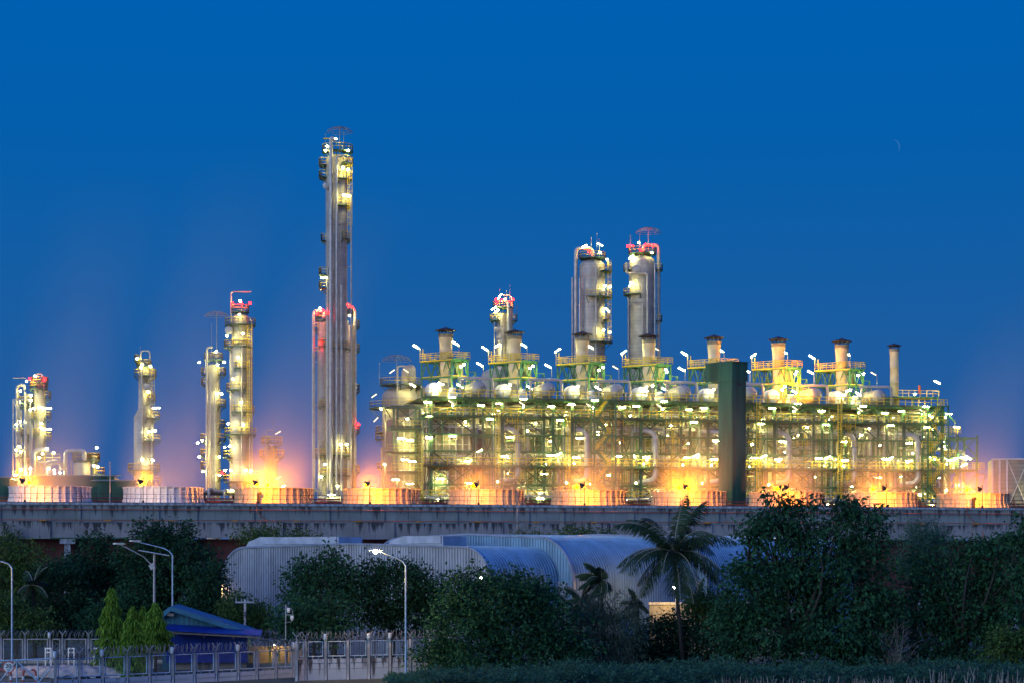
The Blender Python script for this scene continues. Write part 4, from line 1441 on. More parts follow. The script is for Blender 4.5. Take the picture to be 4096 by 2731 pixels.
# zigzag stairs
def stairs(label, a, zs, w=3.6, y=-10.2):
    root = thing('stair_tower', label, 'staircase', fpos(a), TH, 'zigzag stairs on the furnace front')
    mb, rb = MB(), MB()
    for i in range(len(zs) - 1):
        z0, z1 = zs[i], zs[i + 1]
        fl = i % 2
        xa, xb = (0.3, w - 0.3) if fl else (w - 0.3, 0.3)
        yy = y - 0.35 - 0.9 * fl
        for dy in (-0.42, 0.42):
            mb.bar((xa, yy + dy, z0), (xb, yy + dy, z1), 0.07, 0.28)
            for h in (0.55, 1.05):
                rb.bar((xa, yy + dy, z0 + h), (xb, yy + dy, z1 + h), 0.06)
            for k in range(7):
                f = k / 6
                q = (xa + (xb - xa) * f, yy + dy, z0 + (z1 - z0) * f)
                rb.bar(q, (q[0], q[1], q[2] + 1.05), 0.055)
        n = max(4, int(abs(z1 - z0) / 0.24))
        for k in range(n):
            f = (k + 0.5) / n
            x, z = xa + (xb - xa) * f, z0 + (z1 - z0) * f
            mb.box(x - 0.13, x + 0.13, yy - 0.4, yy + 0.4, z - 0.02, z + 0.02)
        mb.box(xb - 0.7, xb + 0.7, y - 1.75, y + 0.3, z1 - 0.08, z1)
        rail(rb, [(xb - 0.7, y - 1.75, z1), (xb + 0.7, y - 1.75, z1)], 1.1, 0.7, 0.06)
    for x in (-0.5, w + 0.5):
        for yy in (y - 1.85, y + 0.15):
            wheel_column(mb, x, yy, 0, max(zs) + 0.2, 0.22)
    for z in zs:
        mb.box(-0.5, w + 0.5, y - 1.95, y - 1.8, z - 0.25, z - 0.1)
    mb.build('flight', M['green'], root)
    rb.build('railing', M['yellow'], root)
    return root


ZS = [8.5, 11.3, 14.0, 16.7, 19.4, 22.1, 24.9, 27.6, 30.2, 33.1, 36.1]
stairs('yellow-railed zigzag staircase up the front between the third and fourth furnaces', 2 * PITCH - 0.8, ZS, 2.7)
stairs('yellow-railed zigzag staircase at the right end of the last furnace', 7 * PITCH - 0.6, ZS, 2.9)

# caged ladders
for a, z0, z1, lb in ((6.4, 14, 34.4, 'long orange-yellow caged ladder between the first and second furnaces'), (1.5 * PITCH + 0.4, 12, 34.0, 'yellow caged ladder left of the third furnace pipe bend'),
                      (4.3 * PITCH + 0.4, 14, 36.8, 'yellow caged ladder right next to the dark green lift shaft'), (6 * PITCH - 5.2, 12, 37.0, 'tall yellow caged ladder between the sixth and seventh furnaces'),
                      (-6.6, 14, 30, 'yellow caged ladder on the left end of the first furnace')):
    mb = MB()
    ladder(mb, (0, -11.1), z0, z1)
    for z in (z0, (z0 + z1) / 2, z1):
        mb.bar((-0.27, -11.1, z), (-0.27, -10.4, z), 0.06)
        mb.bar((0.27, -11.1, z), (0.27, -10.4, z), 0.06)
    o = mb.build('caged_ladder', M['yellow'])
    o.location = fpos(a)
    o.rotation_euler = (0, 0, TH)
    tag(o, lb, 'ladder', 'caged ladders on the furnace front')

# ------------------------------------------------------------------ quench tower and left end of the plant
t = TW('quench_tower', 'wide domed vessel at the left end of the furnaces under a wire umbrella', 'tower', 1600, 352, None)
t.shell(1528, 1672, 1546, mt='clad')
t.shell(1640, 1720, 1540, dy=2.0, mt='clad', name='side_vessel')
t.pipe([(1620, 1600), (1620, 1478), (1645, 1470), (1648, 1478), (1648, 1600)], 15, dy=0.0, name='swan_neck_duct', flange=0)
t.pipe([(1595, 1610), (1595, 1471), (1625, 1471)], 3.4, dy=-3.6, name='vent_pipe', flange=0)
t.pipe([(1545, 1990), (1545, 1660)], 5, dy=-3.6)
t.pipe([(1530, 1990), (1530, 1790)], 5, dy=-2.0)
t.pipe([(1562, 1990), (1562, 1765), (1700, 1758)], 4.5, dy=-4.4)
t.pipe([(1548, 1800), (1848, 1790)], 5, dy=-8.5)
t.pipe([(1575, 1990), (1575, 1800)], 4, dy=-4.4)
t.pipe([(1588, 1990), (1588, 1830)], 5, dy=-4.2)
t.manhole(1574, 1730, 19, -3.3)
t.plat(1538, 1605, 30, 84, -360, 0)
t.plat(1632, 1600, 73, 124, 130, 300)
t.plat(1755, 1600, 73, 100, 130, 290)
t.plat(1730, 1600, 73, 98, 150, 215)
t.plat(1872, 1600, 73, 92, 150, 290)
dish(t.root, t.x(1587), -0.5, t.z(1540), t.z(1421), 2.65)
t.rod(1519, 1455, 1538, -0.5)
for k, px, py, dy, ti in (('TD', 1572, 1490, -3, -35), ('TD', 1500, 1585, -2.5, -35), ('TD', 1507, 1680, -2.5, -45), ('TS', 1656, 1547, -5, 28), ('TD', 1628, 1487, -3, 35), ('T', 1608, 1884, -5, 0), ('T', 1622, 1745, -6, 0), ('T', 1640, 1818, -6, 0), ('F', 1560, 1700, -4.5, 0), ('F', 1545, 1860, -4.5, 0), ('FS', 1530, 1640, -3.6, 0)):
    t.lamp(k, px, py, dy, ti)
p = fpos(-6.15)
root = thing('panel_building', 'cream panelled process building with lit bays, between the wide domed vessel and the first furnace', 'building', p, TH)
pb, sb = MB(), MB()
pb.box(-3.4, -0.1, -5.5, 4, 0, 33.0)
for k in range(4):
    x = -3.3 + k * 1.02
    sb.box(x, x + 0.18, -5.75, -5.503, 2, 33.0)
for k in range(17):
    z = 3.0 + k * 1.75
    sb.box(-3.4, -0.1, -5.7, -5.503, z, z + 0.14)
q = pb.build('wall', M['beige'], root)
sb.build('stiffener', M['beige2'], q)
fb = MB()
for x in (-4.0, -0.3):
    for y in (-9.5, -6.1):
        wheel_column(fb, x, y, 0, 34.6, 0.32)
for z in (34.7, 31.4, 30.9, 27.0, 23.8, 19.8):
    fb.box(-5.2, 0.0, -9.7, -9.4, z - 0.4, z - 0.1)
    fb.box(-5.2, 0.0, -6.2, -6.0, z - 0.4, z - 0.1)
fb.bar((-4.0, -9.4, 31.4), (-0.4, -9.4, 34.3), 0.16)
fb.bar((-0.4, -9.2, 31.4), (-4.0, -9.2, 34.3), 0.16)
fb.build('steel_frame', M['dgreen'], root)
for z, xa in ((30.9, -4.4), (27.0, -5.8), (23.8, -5.2), (19.8, -4.8)):
    mb = MB()
    mb.box(xa, 0.0, -10.4, -6.6, z - 0.05, z)
    d = mb.build('deck', M['dgreen'], root)
    rb = MB()
    rail(rb, [(xa, -10.3, z), (-0.1, -10.3, z)], 1.2, 1.4)
    rb.build('railing', M['yellow'], d)
flamps(root, [('TS', -3.4, -9.9, 29.2), ('TS', -2.8, -9.9, 25.7), ('T', -4.4, -9.9, 22.4), ('TS', -1.6, -8, 29.0), ('T', -1.2, -8, 25.5), ('T', -1.6, -8, 21.8), ('T', -2.6, -8, 18.6), ('FS', -2.0, -7.6, 32.6)])

# ------------------------------------------------------------------ dark green lift shaft in front of the fifth furnace
Yg = 324
p = W(2928, HOR, Yg)
root = thing('lift_shaft', 'tall dark green corrugated lift shaft with an overhanging head, in front of the fifth furnace', 'lift shaft', (p.x, p.y, 0), R(38))
s = FPX / Yg
zg = lambda py: EYE - (py - HOR) / s
wa, wb_ = 62 / s / math.cos(R(38)), 48 / s / math.sin(R(38))


def corr(mb, x0, x1, y0, y1, z0, z1, st=0.32, d=0.05):
    mb.box(x0, x1, y0, y1, z0, z1)
    x = x0 + 0.1
    while x < x1 - 0.12:
        mb.box(x, x + 0.13, y0 - d, y0 - 0.001, z0, z1)
        x += st
    y = y0 + 0.1
    while y < y1 - 0.12:
        mb.box(x0 - d, x0 - 0.001, y, y + 0.13, z0, z1)
        y += st


mb = MB()
corr(mb, 0, wa, 0, wb_, 0, zg(1519) - 0.02)
z = 4.0
while z < zg(1525):
    mb.box(-0.07, wa, -0.075, -0.052, z, z + 0.07)
    mb.box(-0.075, -0.052, 0, wb_, z, z + 0.07)
    z += 3.1
mb.build('shaft', M['gsheet'], root)
mb = MB()
for z in (12.0, 18.5, 25.0, 31.5):
    mb.box(wa, wa + 1.6, 0.6, 0.75, z, z + 0.14)
    mb.box(wa, wa + 1.6, 2.3, 2.45, z, z + 0.14)
mb.build('tie_beam', M['dgreen'], root)
mb = MB()
corr(mb, -0.12, wa + 0.25, -0.12, 92 / s / math.sin(R(38)), zg(1519), zg(1446))
q = mb.build('machine_room', M['gsheet'], root)
mb = MB()
mb.box(-0.3, wa + 0.4, -0.3, 92 / s / math.sin(R(38)) + 0.15, zg(1446) + 0.003, zg(1446) + 0.14)
mb.build('roof', M['gsheet'], q)
mb = MB()
mb.box(0.25 * wa + 0.3, 0.25 * wa + 1.2, -0.09, -0.052, zg(1540), zg(1528))
mb.build('vent_grille', M['dark'], root)

# windsock
p = W(3678, 1600, 352)
root = thing('windsock', 'orange windsock hanging limp on a pole at the right end of the top deck', 'windsock', p)
mb = MB(); mb.tube((0, 0, -0.5), (0, 0, 1.6), 0.05, n=6); mb.build('pole', M['grey'], root)
mb = MB(); mb.lathe([(0.14, 1.2), (0.22, 1.8), (0.26, 2.2), (0.22, 2.6), (0.1, 2.72), (0.0, 2.73)], (0, 0, 0), 12); mb.build('sock', M['windsock'], root)

# ------------------------------------------------------------------ pipe racks between the furnaces and the cooling tower
def rack(label, a0, a1, b, z0, z1, seed, mt='grey', lampn=3):
    rr = random.Random(seed)
    root = thing('pipe_rack', label, 'pipe rack', fpos(a0, b), TH, 'pipe racks behind the cooling tower')
    L = a1 - a0
    fb, pb = MB(), MB()
    n = max(1, round(L / 6))
    for i in range(n + 1):
        x = 0.2 + (L - 0.4) * i / n
        for y in (0, 4):
            wheel_column(fb, x, y, 0, z1, 0.3)
        for z in (z0, (z0 + z1) / 2, z1):
            fb.box(x - 0.1, x + 0.1, 0, 4, z - 0.3, z)
    for z in (z0, (z0 + z1) / 2, z1):
        for y in (-0.1, 4.1):
            fb.box(0, L, y - 0.08, y + 0.08, z - 0.25, z)
        y = 0.4
        while y < 3.7:
            r = rr.choice((0.1, 0.16, 0.24))
            pb.pipe([(0, y, z + r + 0.02), (L, y, z + r + 0.02)], r, n=8, flange=3)
            y += 2 * r + 0.25
    x = 0.8
    while x < L - 0.8:
        r = rr.choice((0.12, 0.17, 0.22))
        h = rr.uniform(0.8, 2.2)
        pb.pipe([(x, -0.5, z0 - 1.5), (x, -0.5, z1 + h * 0.3), (x + 0.5, -0.5, z1 + h * 0.3), (x + 0.5, 0.8, z1 - 0.3)], r, n=8, flange=1.5)
        x += rr.uniform(1.2, 3.4)
    fb.build('steel_frame', M[mt], root)
    pb.build('pipework', M['clad_pipe'], root)
    for i in range(lampn):
        lamp(rr.choice(('T', 'F')), root, (rr.uniform(0.5, L - 0.5), -0.4, rr.uniform(z0, z1) + 0.8))
    return root


rack('pipe rack at the far left edge, beside the first fan stack', -92, -83, -24, 16.4, 18.6, 1, lampn=2)
rack('dark steel pipe rack between the second and third fan stacks', -43, -33, -22, 17.0, 19.6, 2, 'dark', 2)
rack('pipe rack with looped pipes at the foot of the tallest tower', -24.5, -16, -20, 16.8, 18.8, 3, lampn=3)
rack('pipe rack between the fourth and fifth fan stacks', -7, 4.5, -20, 16.6, 19.0, 4, 'dgreen', 4)
rack('pipe rack between the fifth and sixth fan stacks', 6, 16, -20, 16.6, 19.2, 5, 'dgreen', 4)
rack('pipe rack with two fat silver pipes between the sixth and seventh fan stacks', 17, 34, -20, 16.6, 19.0, 6, 'dgreen', 6)
rack('pipe rack between the lift shaft and the ninth fan stack', 46, 66, -20, 16.6, 19.0, 7, 'dgreen', 5)
rack('pipe rack at the right end behind the ninth fan stack', 68, 82, -20, 16.6, 18.6, 8, 'dgreen', 3)

# green sheds left
def shed(label, px0, px1, ytop, Y, depth=9, rz=0.12):
    p = W(px0, HOR, Y)
    w = (px1 - px0) / FPX * Y
    root = thing('green_shed', label, 'shed', (p.x, p.y, 0), rz, 'green corrugated sheds')
    h = EYE - (ytop - HOR) / FPX * Y
    mb = MB()
    corr(mb, 0, w, 0, depth, 0, h)
    mb.build('wall', M['gsheet'], root)
    mb = MB()
    mb.add([(-0.3, -0.3, h + 0.003), (w + 0.3, -0.3, h + 0.003), (w + 0.3, depth, h + 0.5), (-0.3, depth, h + 0.5), (-0.3, -0.3, h + 0.14), (w + 0.3, -0.3, h + 0.14), (w + 0.3, depth, h + 0.64), (-0.3, depth, h + 0.64)], [(0, 3, 2, 1), (4, 5, 6, 7), (0, 1, 5, 4), (1, 2, 6, 5), (2, 3, 7, 6), (3, 0, 4, 7)])
    mb.build('roof', M['dgreen'], root)


shed('long dark green shed behind the first fan stack', 128, 452, 1904, 300)
shed('dark green shed between the first and second fan stacks', 366, 540, 1925, 288)
shed('small dark green shed at the far left edge', -20, 36, 1912, 300)

# beige tank building, right edge
Yb = 330
p = W(3966, HOR, Yb)
s = FPX / Yb
root = thing('cooling_tower_block', 'beige panelled block with cross bracing and one lit lamp, at the right edge', 'building', (p.x, p.y, 0), R(-10))
h = EYE - (1836 - HOR) / s
mb = MB()
mb.box(0, 14, 0, 10, 0, h)
q = mb.build('wall', M['beige'], root)
sb = MB()
z = 13.5
while z < h - 0.3:
    sb.box(0.0, 14, -0.06, -0.003, z, z + 0.09)
    z += 0.68
sb.build('panel_joint', M['timber'], q)
fb = MB()
for x in (0.15, 1.3, 2.5, 5.9, 9.3, 12.7):
    fb.box(x - 0.14, x + 0.14, -0.42, -0.1, 0, h + 0.15)
for a, b in ((2.5, 5.9), (5.9, 9.3), (9.3, 12.7)):
    for z0_, z1_ in ((17.4, h), (11.0, 17.2)):
        fb.bar((a, -0.24, z0_), (b, -0.24, z1_), 0.13)
        fb.bar((a, -0.16, z1_), (b, -0.16, z0_), 0.13)
fb.box(0, 14, -0.5, -0.43, h - 0.1, h + 0.15)
fb.build('bracing', M['beige2'], root)
mb = MB()
mb.box(-0.8, 14, -1.9, -0.45, 16.9, 17.25)
d = mb.build('walkway', M['dgreen'], root)
rb = MB()
rail(rb, [(-1.6, -1.85, 17.25), (14, -1.85, 17.25)], 1.2, 1.5)
rb.build('railing', M['yellow'], d)
lamp('TS', root, (7.0, -1.3, 20.8), -28)
lamp('FS', root, (7.9, -1.0, 20.7))
# ------------------------------------------------------------------ cooling tower with ten fan stacks
CO = Vector((-57.3, 247.0, 0.0))
CP = 13.9
ZD = 16.3                                          # fan deck height


def cpos(a, b=0.0, z=0.0):
    return Vector((CO.x + a * UX - b * UY, CO.y + a * UY + b * UX, z))


root = thing('cooling_tower', 'long stained concrete cooling tower running across the whole view under the fan stacks', 'cooling tower', cpos(0), TH)
A0, A1, BF = -14.0, 9 * CP + 28.0, -9.0
mb = MB()
mb.box(A0, A1, BF, 7.0, ZD - 0.28, ZD)
mb.box(A0, A1, BF - 0.12, BF - 0.002, ZD - 0.2, ZD + 0.05)
mb.build('fan_deck', M['concp'], root)
mb = MB()
mb.box(A0, A1, BF + 0.05, 6.8, 13.9, ZD - 0.285)
x = A0 + 3.2
rr = random.Random(3)
while x < A1:
    mb.box(x, x + 0.35, BF - 0.10, BF + 0.048, 13.9, ZD - 0.285)
    x += rr.choice((4.6, 6.9, 9.3))
mb.build('upper_wall', M['concw'], root)
mb = MB()                                          # lower band, every second bay a step proud of the next
x = A0
k = 0
while x < A1:
    L = 4.7 if k % 2 else 9.2
    yo = BF - (0.62 if k % 2 else 0.45)
    mb.box(x, min(x + L - 0.01, A1), yo, BF + 1.0, 12.02 if k % 2 else 12.15, 14.12 if k % 2 else 13.98)
    x += L
    k += 1
mb.build('basin_band', M['concb'], root)
mb = MB()
mb.box(A0, A1, BF + 1.6, 6.5, 0, 12.0)
mb.build('louvre_wall', M['louvre'], root)
x = A0 + 2
while x < A1:
    mb = MB()
    mb.box(x - 0.35, x + 0.35, BF + 0.0, BF + 0.7, 0, 11.4)
    mb.prism([(x - 0.9, BF - 0.2), (x + 0.9, BF - 0.2), (x + 0.9, BF + 0.9), (x - 0.9, BF + 0.9)], 11.4, 12.0)
    mb.build('pier', M['concp'], root)
    x += 13.9
mb = MB()
mb.pipe([(A0, BF - 0.32, 15.55), (A1, BF - 0.32, 15.55)], 0.06, n=6)
mb.pipe([(A0, BF - 0.75, 14.24), (A1, BF - 0.75, 14.24)], 0.05, n=6)
for x in (24.5, 119.5):
    mb.pipe([(x, BF - 0.2, ZD + 0.3), (x, BF - 0.35, 15.4), (x + 2.2, BF - 0.6, 13.2), (x + 2.2, BF - 0.8, 11.9)], 0.05, n=6)
mb.build('service_pipe', M['orange_pipe'], root)
mb = MB()
for k in range(18):
    x = A0 + 5 + 7.6 * k
    mb.box(x, x + 0.8, BF - 0.85, BF - 0.4, 14.13, 14.28)
mb.build('pipe_clamp', M['orangep'], root)
mb = MB()
rail(mb, [(A0, BF + 0.08, ZD), (A1, BF + 0.08, ZD)], 1.12, 1.75, 0.05)
rail(mb, [(A0, 6.8, ZD), (A1, 6.8, ZD)], 1.12, 2.5, 0.05)
mb.box(A0, A1, BF + 0.04, BF + 0.1, ZD, ZD + 0.12)
mb.build('railing', M['dark'], root)
mb = MB()
mb.box(A0, A1, 5.6, 6.4, ZD + 0.5, ZD + 0.75)
mb.box(A0, A1, 5.6, 6.4, ZD + 0.95, ZD + 1.1)
mb.build('rear_header', M['orange_pipe'], root)


def fan_stack_mesh():
    prof = [(4.84, 2.22), (4.80, 1.4), (4.80, 1.05), (4.86, 0.7), (4.97, 0.35), (5.10, 0.02)]
    mb = MB()
    mb.lathe([(4.7, 2.2)] + prof + [(5.0, 0.0), (4.7, 1.0), (4.7, 2.2)], (0, 0, 0), 72)
    n = 36
    rb = MB()
    for k in range(n):                              # vertical ribs follow the flare
        an = 2 * math.pi * k / n
        for w, off in ((0.018, 0.17), ):
            for (r0, z0), (r1, z1) in zip(prof[:-1], prof[1:]):
                ca, sa = math.cos(an - w), math.sin(an - w)
                cb, sb_ = math.cos(an + w), math.sin(an + w)
                e = off
                vs = [(r0 * ca, r0 * sa, z0), (r0 * cb, r0 * sb_, z0), ((r0 + e) * cb, (r0 + e) * sb_, z0), ((r0 + e) * ca, (r0 + e) * sa, z0),
                      (r1 * ca, r1 * sa, z1), (r1 * cb, r1 * sb_, z1), ((r1 + e) * cb, (r1 + e) * sb_, z1), ((r1 + e) * ca, (r1 + e) * sa, z1)]
                rb.add(vs, [(2, 3, 7, 6), (0, 4, 7, 3), (1, 2, 6, 5)])
    for z, e in ((2.15, 0.26), (1.62, 0.13), (1.05, 0.14), (0.52, 0.08)):
        r = np.interp(z, [0.02, 0.35, 0.7, 1.05, 1.4, 2.22], [5.10, 4.97, 4.86, 4.80, 4.80, 4.84])
        rb.lathe([(r, -0.035), (r + e, -0.035), (r + e, 0.035), (r, 0.04)], (0, 0, z), 72, sm=False)
    return mb, rb


mb, rb = fan_stack_mesh()
ORDN = ['leftmost', 'second', 'third', 'fourth', 'fifth', 'sixth', 'seventh', 'eighth', 'ninth', 'rightmost']
FL = ['leftmost fan stack, yellowish on its left and white on its right', 'second fan stack from the left, mostly white with a pink right end',
      'third fan stack from the left, orange, a small dark box on its face', 'fourth fan stack from the left, orange, right of the tallest tower foot',
      'fifth fan stack from the left, pale orange, below the first and second furnaces', 'sixth fan stack from the left, orange, below the third furnace',
      'seventh fan stack from the left, orange, behind the coconut palm crown', 'eighth fan stack from the left, orange, right of the lift shaft and behind treetop leaves',
      'ninth fan stack from the left, orange, partly hidden by the tallest tree', 'rightmost fan stack, orange on its left and bluish white on its right']
LAMPS = [('OW', 0.9), ('OW', 0.55), ('OB', 1.0), ('O', 1.0), ('OW', 1.0), ('O', 1.0), ('OB', 1.0), ('O', 1.0), ('O', 1.0), ('O', 1.0)]
fs = thing('fan_stack', FL[0], 'fan stack', cpos(0, 0, ZD + 0.003), TH, 'fan stacks on the cooling tower')
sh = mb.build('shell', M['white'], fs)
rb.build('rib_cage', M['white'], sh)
lb = MB()
for x in (3.05, 3.65):
    lb.bar((x, -4.75, 0), (x, -4.75, 1.75), 0.07)
for k in range(5):
    lb.bar((3.05, -4.75, 0.3 + k * 0.32), (3.65, -4.75, 0.3 + k * 0.32), 0.05)
lb.bar((3.65, -4.75, 1.2), (4.1, -5.2, 0.0), 0.06)
lb.build('ladder', M['dark'], fs)
bpy.context.view_layer.update()
tr = child_map()
STK = [fs]
for i in range(1, 10):
    c = copy_tree(fs, tree := tr)
    c.location = cpos(i * CP, 0, ZD + 0.003)
    c['label'] = FL[i]
    STK.append(c)
for i, c in enumerate(STK):
    k, s_ = LAMPS[i]
    lamp(k, c, (-2.55, -3.2 if i != 6 else -3.6, 2.62), 0, 0, s_, name='rim_lamp')
    if i == 6 or i == 2:
        lamp('O', c, (-1.2, -3.4, 2.5), name='rim_lamp')
    if i < 2:
        for q in kids(c):
            if q.name.startswith('shell'):
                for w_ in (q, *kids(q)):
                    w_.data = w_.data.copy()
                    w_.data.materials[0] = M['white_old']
    if i in (2, 9):
        d = MB()
        d.box(-2.75, -2.35, -5.25, -5.0, 0.1, 1.5)
        d.box(-2.5, -2.2, -5.3, -5.05, 1.25, 1.6)
        d.build('control_box', M['black'], c)
# floodlight masts in front of the stacks: bell-shaped reflector turned towards the stack
PH = MB()
PH.tube((0, 0, 0), (0, 0, 3.15), 0.05, 0.045, 6)
PH.box(-0.12, 0.12, -0.1, 0.1, 0, 0.35)
PH.tube((0, 0, 3.0), (-0.3, 0.0, 2.85), 0.03, n=6)
masts = []
for i in range(10):
    p = cpos(i * CP - 3.05, BF + 0.35, ZD + 0.003)
    r_ = thing('floodlight_mast', 'thin dark mast with bell floodlight, before the %s fan stack%s' % (ORDN[i], '' if i in (0, 9) else ' from the left'), 'floodlight', p, TH, 'floodlight masts on the cooling tower deck')
    if i == 0:
        pole = PH.build('pole', M['dark'], r_)
        me_pole = pole.data
    else:
        put(me_pole, 'pole', r_, (0, 0, 0))
    masts.append(r_)
hb = MB()
hb.lathe([(0.001, -0.28), (0.12, -0.26), (0.15, -0.05), (0.30, 0.22), (0.33, 0.30)], (0, 0, 0), 14)
hd0 = hb.build('reflector', M['dark'], masts[0])
lensm = MB()
lensm.lathe([(0.27, 0.20), (0.001, 0.21)], (0, 0, 0), 14)
LENS = {}
for nm, em, st in (('w', (1.0, 0.34, 0.03), 1300), ('o', (1.0, 0.25, 0.0), 2800), ('k', (1.0, 0.6, 0.4), 260)):
    o = lensm.build('lens', emit('flood_lens_' + nm, em, st))
    LENS[nm] = o.data
    bpy.data.objects.remove(o)
FK = ['w', 'k', 'o', 'o', 'w', 'o', 'o', 'o', 'o', 'o']
for i, r_ in enumerate(masts):
    hd = hd0 if i == 0 else put(hd0.data, 'reflector', r_, (0, 0, 0))
    hd.location = (-0.42, 0.12, 2.72)
    dirv = Vector((1.0, 0.7, -0.85))
    hd.rotation_euler = dirv.to_track_quat('Z', 'Y').to_euler()
    put(LENS[FK[i]], 'lens', hd, (0, 0, 0))
for px, y0, y1, yy in ((440, 1850, 2018, 240), (2069, 1968, 2185, 236)):
    p = W(px, y1, yy)
    r_ = thing('slender_mast', 'slender grey lightning mast %s' % ('standing between the first and second fan stacks' if px < 1000 else 'rising behind the shed roof between the fifth and sixth fan stacks'), 'mast', (p.x, p.y, ZD if px < 1000 else 0))
    mb = MB()
    top = W(px, y0, yy).z - r_.location.z
    mb.tube((0, 0, 0), (0, 0, top), 0.07, 0.05, 6)
    mb.lathe([(0.001, top + 0.2), (0.14, top), (0.001, top - 0.1)], (0, 0, 0), 8)
    mb.build('pole', M['grey'], r_)

# ------------------------------------------------------------------ steam drifting up out of the fan stacks
def steam_mat(name, dens, H, lean, r0, r1, seed):
    m = bpy.data.materials.new(name)
    m.use_nodes = True
    t = m.node_tree
    n = t.nodes
    L = t.links.new
    n.remove(n['Principled BSDF'])
    vs = n.new('ShaderNodeVolumeScatter')
    vs.inputs['Color'].default_value = (0.97, 0.86, 0.50, 1)  # warm sodium light tinted into the scatter colour; the steam itself is white
    vs.inputs['Anisotropy'].default_value = -0.2
    tcn = n.new('ShaderNodeTexCoord')
    sp = n.new('ShaderNodeSeparateXYZ')
    L(tcn.outputs['Object'], sp.inputs[0])

    def math_(op, a, b=None, c=None, clamp=False):
        q = n.new('ShaderNodeMath')
        q.operation = op
        q.use_clamp = clamp
        for i, v in enumerate((a, b, c)):
            if v is None:
                continue
            if isinstance(v, (int, float)):
                q.inputs[i].default_value = v
            else:
                L(v, q.inputs[i])
        return q.outputs[0]
    z = sp.outputs['Z']
    zn = math_('DIVIDE', z, H, clamp=True)
    ax = math_('MULTIPLY', math_('POWER', zn, 1.4), lean)
    dx = math_('SUBTRACT', sp.outputs['X'], ax)
    rr_ = math_('ADD', r0, math_('MULTIPLY', math_('POWER', zn, 0.8), r1 - r0))
    r2 = math_('ADD', math_('MULTIPLY', dx, dx), math_('MULTIPLY', sp.outputs['Y'], sp.outputs['Y']))
    q2 = math_('DIVIDE', r2, math_('MULTIPLY', rr_, rr_))
    prof = math_('POWER', math_('SUBTRACT', 1.0, q2, clamp=True), 1.3)
    fall = math_('POWER', math_('SUBTRACT', 1.0, zn, clamp=True), 1.6)
    near = math_('ADD', 0.24, math_('DIVIDE', 1.0, math_('ADD', 1.0, math_('MULTIPLY', math_('MULTIPLY', z, z), 0.05))))
    no = n.new('ShaderNodeTexNoise')
    mp = n.new('ShaderNodeMapping')
    mp.inputs['Location'].default_value = (seed * 7.3, seed * 3.1, 0)
    mp.inputs['Scale'].default_value = (1, 1, 0.4)
    L(tcn.outputs['Object'], mp.inputs[0])
    L(mp.outputs[0], no.inputs['Vector'])
    no.inputs['Scale'].default_value = 0.16
    no.inputs['Detail'].default_value = 1.5
    nn = math_('ADD', 0.35, math_('MULTIPLY', no.outputs[0], 1.3))
    d = math_('MULTIPLY', math_('MULTIPLY', prof, fall), math_('MULTIPLY', near, nn))
    d = math_('MULTIPLY', d, dens)
    L(d, vs.inputs['Density'])
    L(vs.outputs[0], n['Material Output'].inputs['Volume'])
    return m


DEN = [0.10, 0.10, 0.10, 0.06, 0.06, 0.055, 0.06, 0.05, 0.05, 0.085]
HH = [40, 44, 40, 20, 18, 17, 19, 17, 16, 30]
for i in range(10):
    H = HH[i]
    lean = [9, 12, 12, 5, 4, 4, 5, 4, 4, 12][i]
    r0, r1 = 6.1, 9.5
    mb = MB()
    k = 10
    prof = []
    n = 16
    vs, fs_ = [], []
    for j in range(k + 1):
        zn = j / k
        r = (r0 + (r1 - r0) * zn ** 0.8) * 1.02
        cx_ = lean * zn ** 1.4
        for q in range(n):
            an = 2 * math.pi * q / n
            vs.append((cx_ + r * math.cos(an), r * math.sin(an), zn * H))
    for j in range(k):
        for q in range(n):
            q2 = (q + 1) % n
            fs_.append((j * n + q, j * n + q2, (j + 1) * n + q2, (j + 1) * n + q))
    fs_.append(tuple(reversed(range(n))))
    fs_.append(tuple(range(k * n, k * n + n)))
    mb.add(vs, fs_)
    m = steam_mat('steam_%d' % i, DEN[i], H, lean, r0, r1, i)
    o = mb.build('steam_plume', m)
    o.location = cpos(i * CP, 0, ZD + 2.25)
    o.rotation_euler = (0, 0, TH)
    tag(o, kind='stuff', label='soft steam rising from the %s fan stack' % ORDN[i])

# thin crescent moon, far beyond everything
p = W(3569, 588, 6000)
mb = MB()
mr_ = 31 / FPX * 6000
outer = [(mr_ * math.cos(R(a)), mr_ * math.sin(R(a))) for a in range(-34, 80, 6)]
inner = [(mr_ * 0.97 * math.cos(R(a)) - mr_ * 0.16 * math.cos(R((a - 22) * 1.5)), mr_ * 0.97 * math.sin(R(a))) for a in range(-34, 80, 6)]
vs = [(x, 0, z) for x, z in outer] + [(x, 0, z) for x, z in inner]
n_ = len(outer)
mb.add(vs, [(i, i + 1, n_ + i + 1, n_ + i) for i in range(n_ - 1)])
o = mb.build('moon', emit('moonlight', (0.06, 0.33, 1.0), 0.45))
o.location = p
tag(o, 'faint thin crescent moon in the upper right of the sky', 'moon')
# ------------------------------------------------------------------ warehouses with rounded eaves
e1 = Vector((0.766, -0.643, 0))
e2 = Vector((0.643, 0.766, 0))
RC = Vector((-2.0, 190.0, 0))


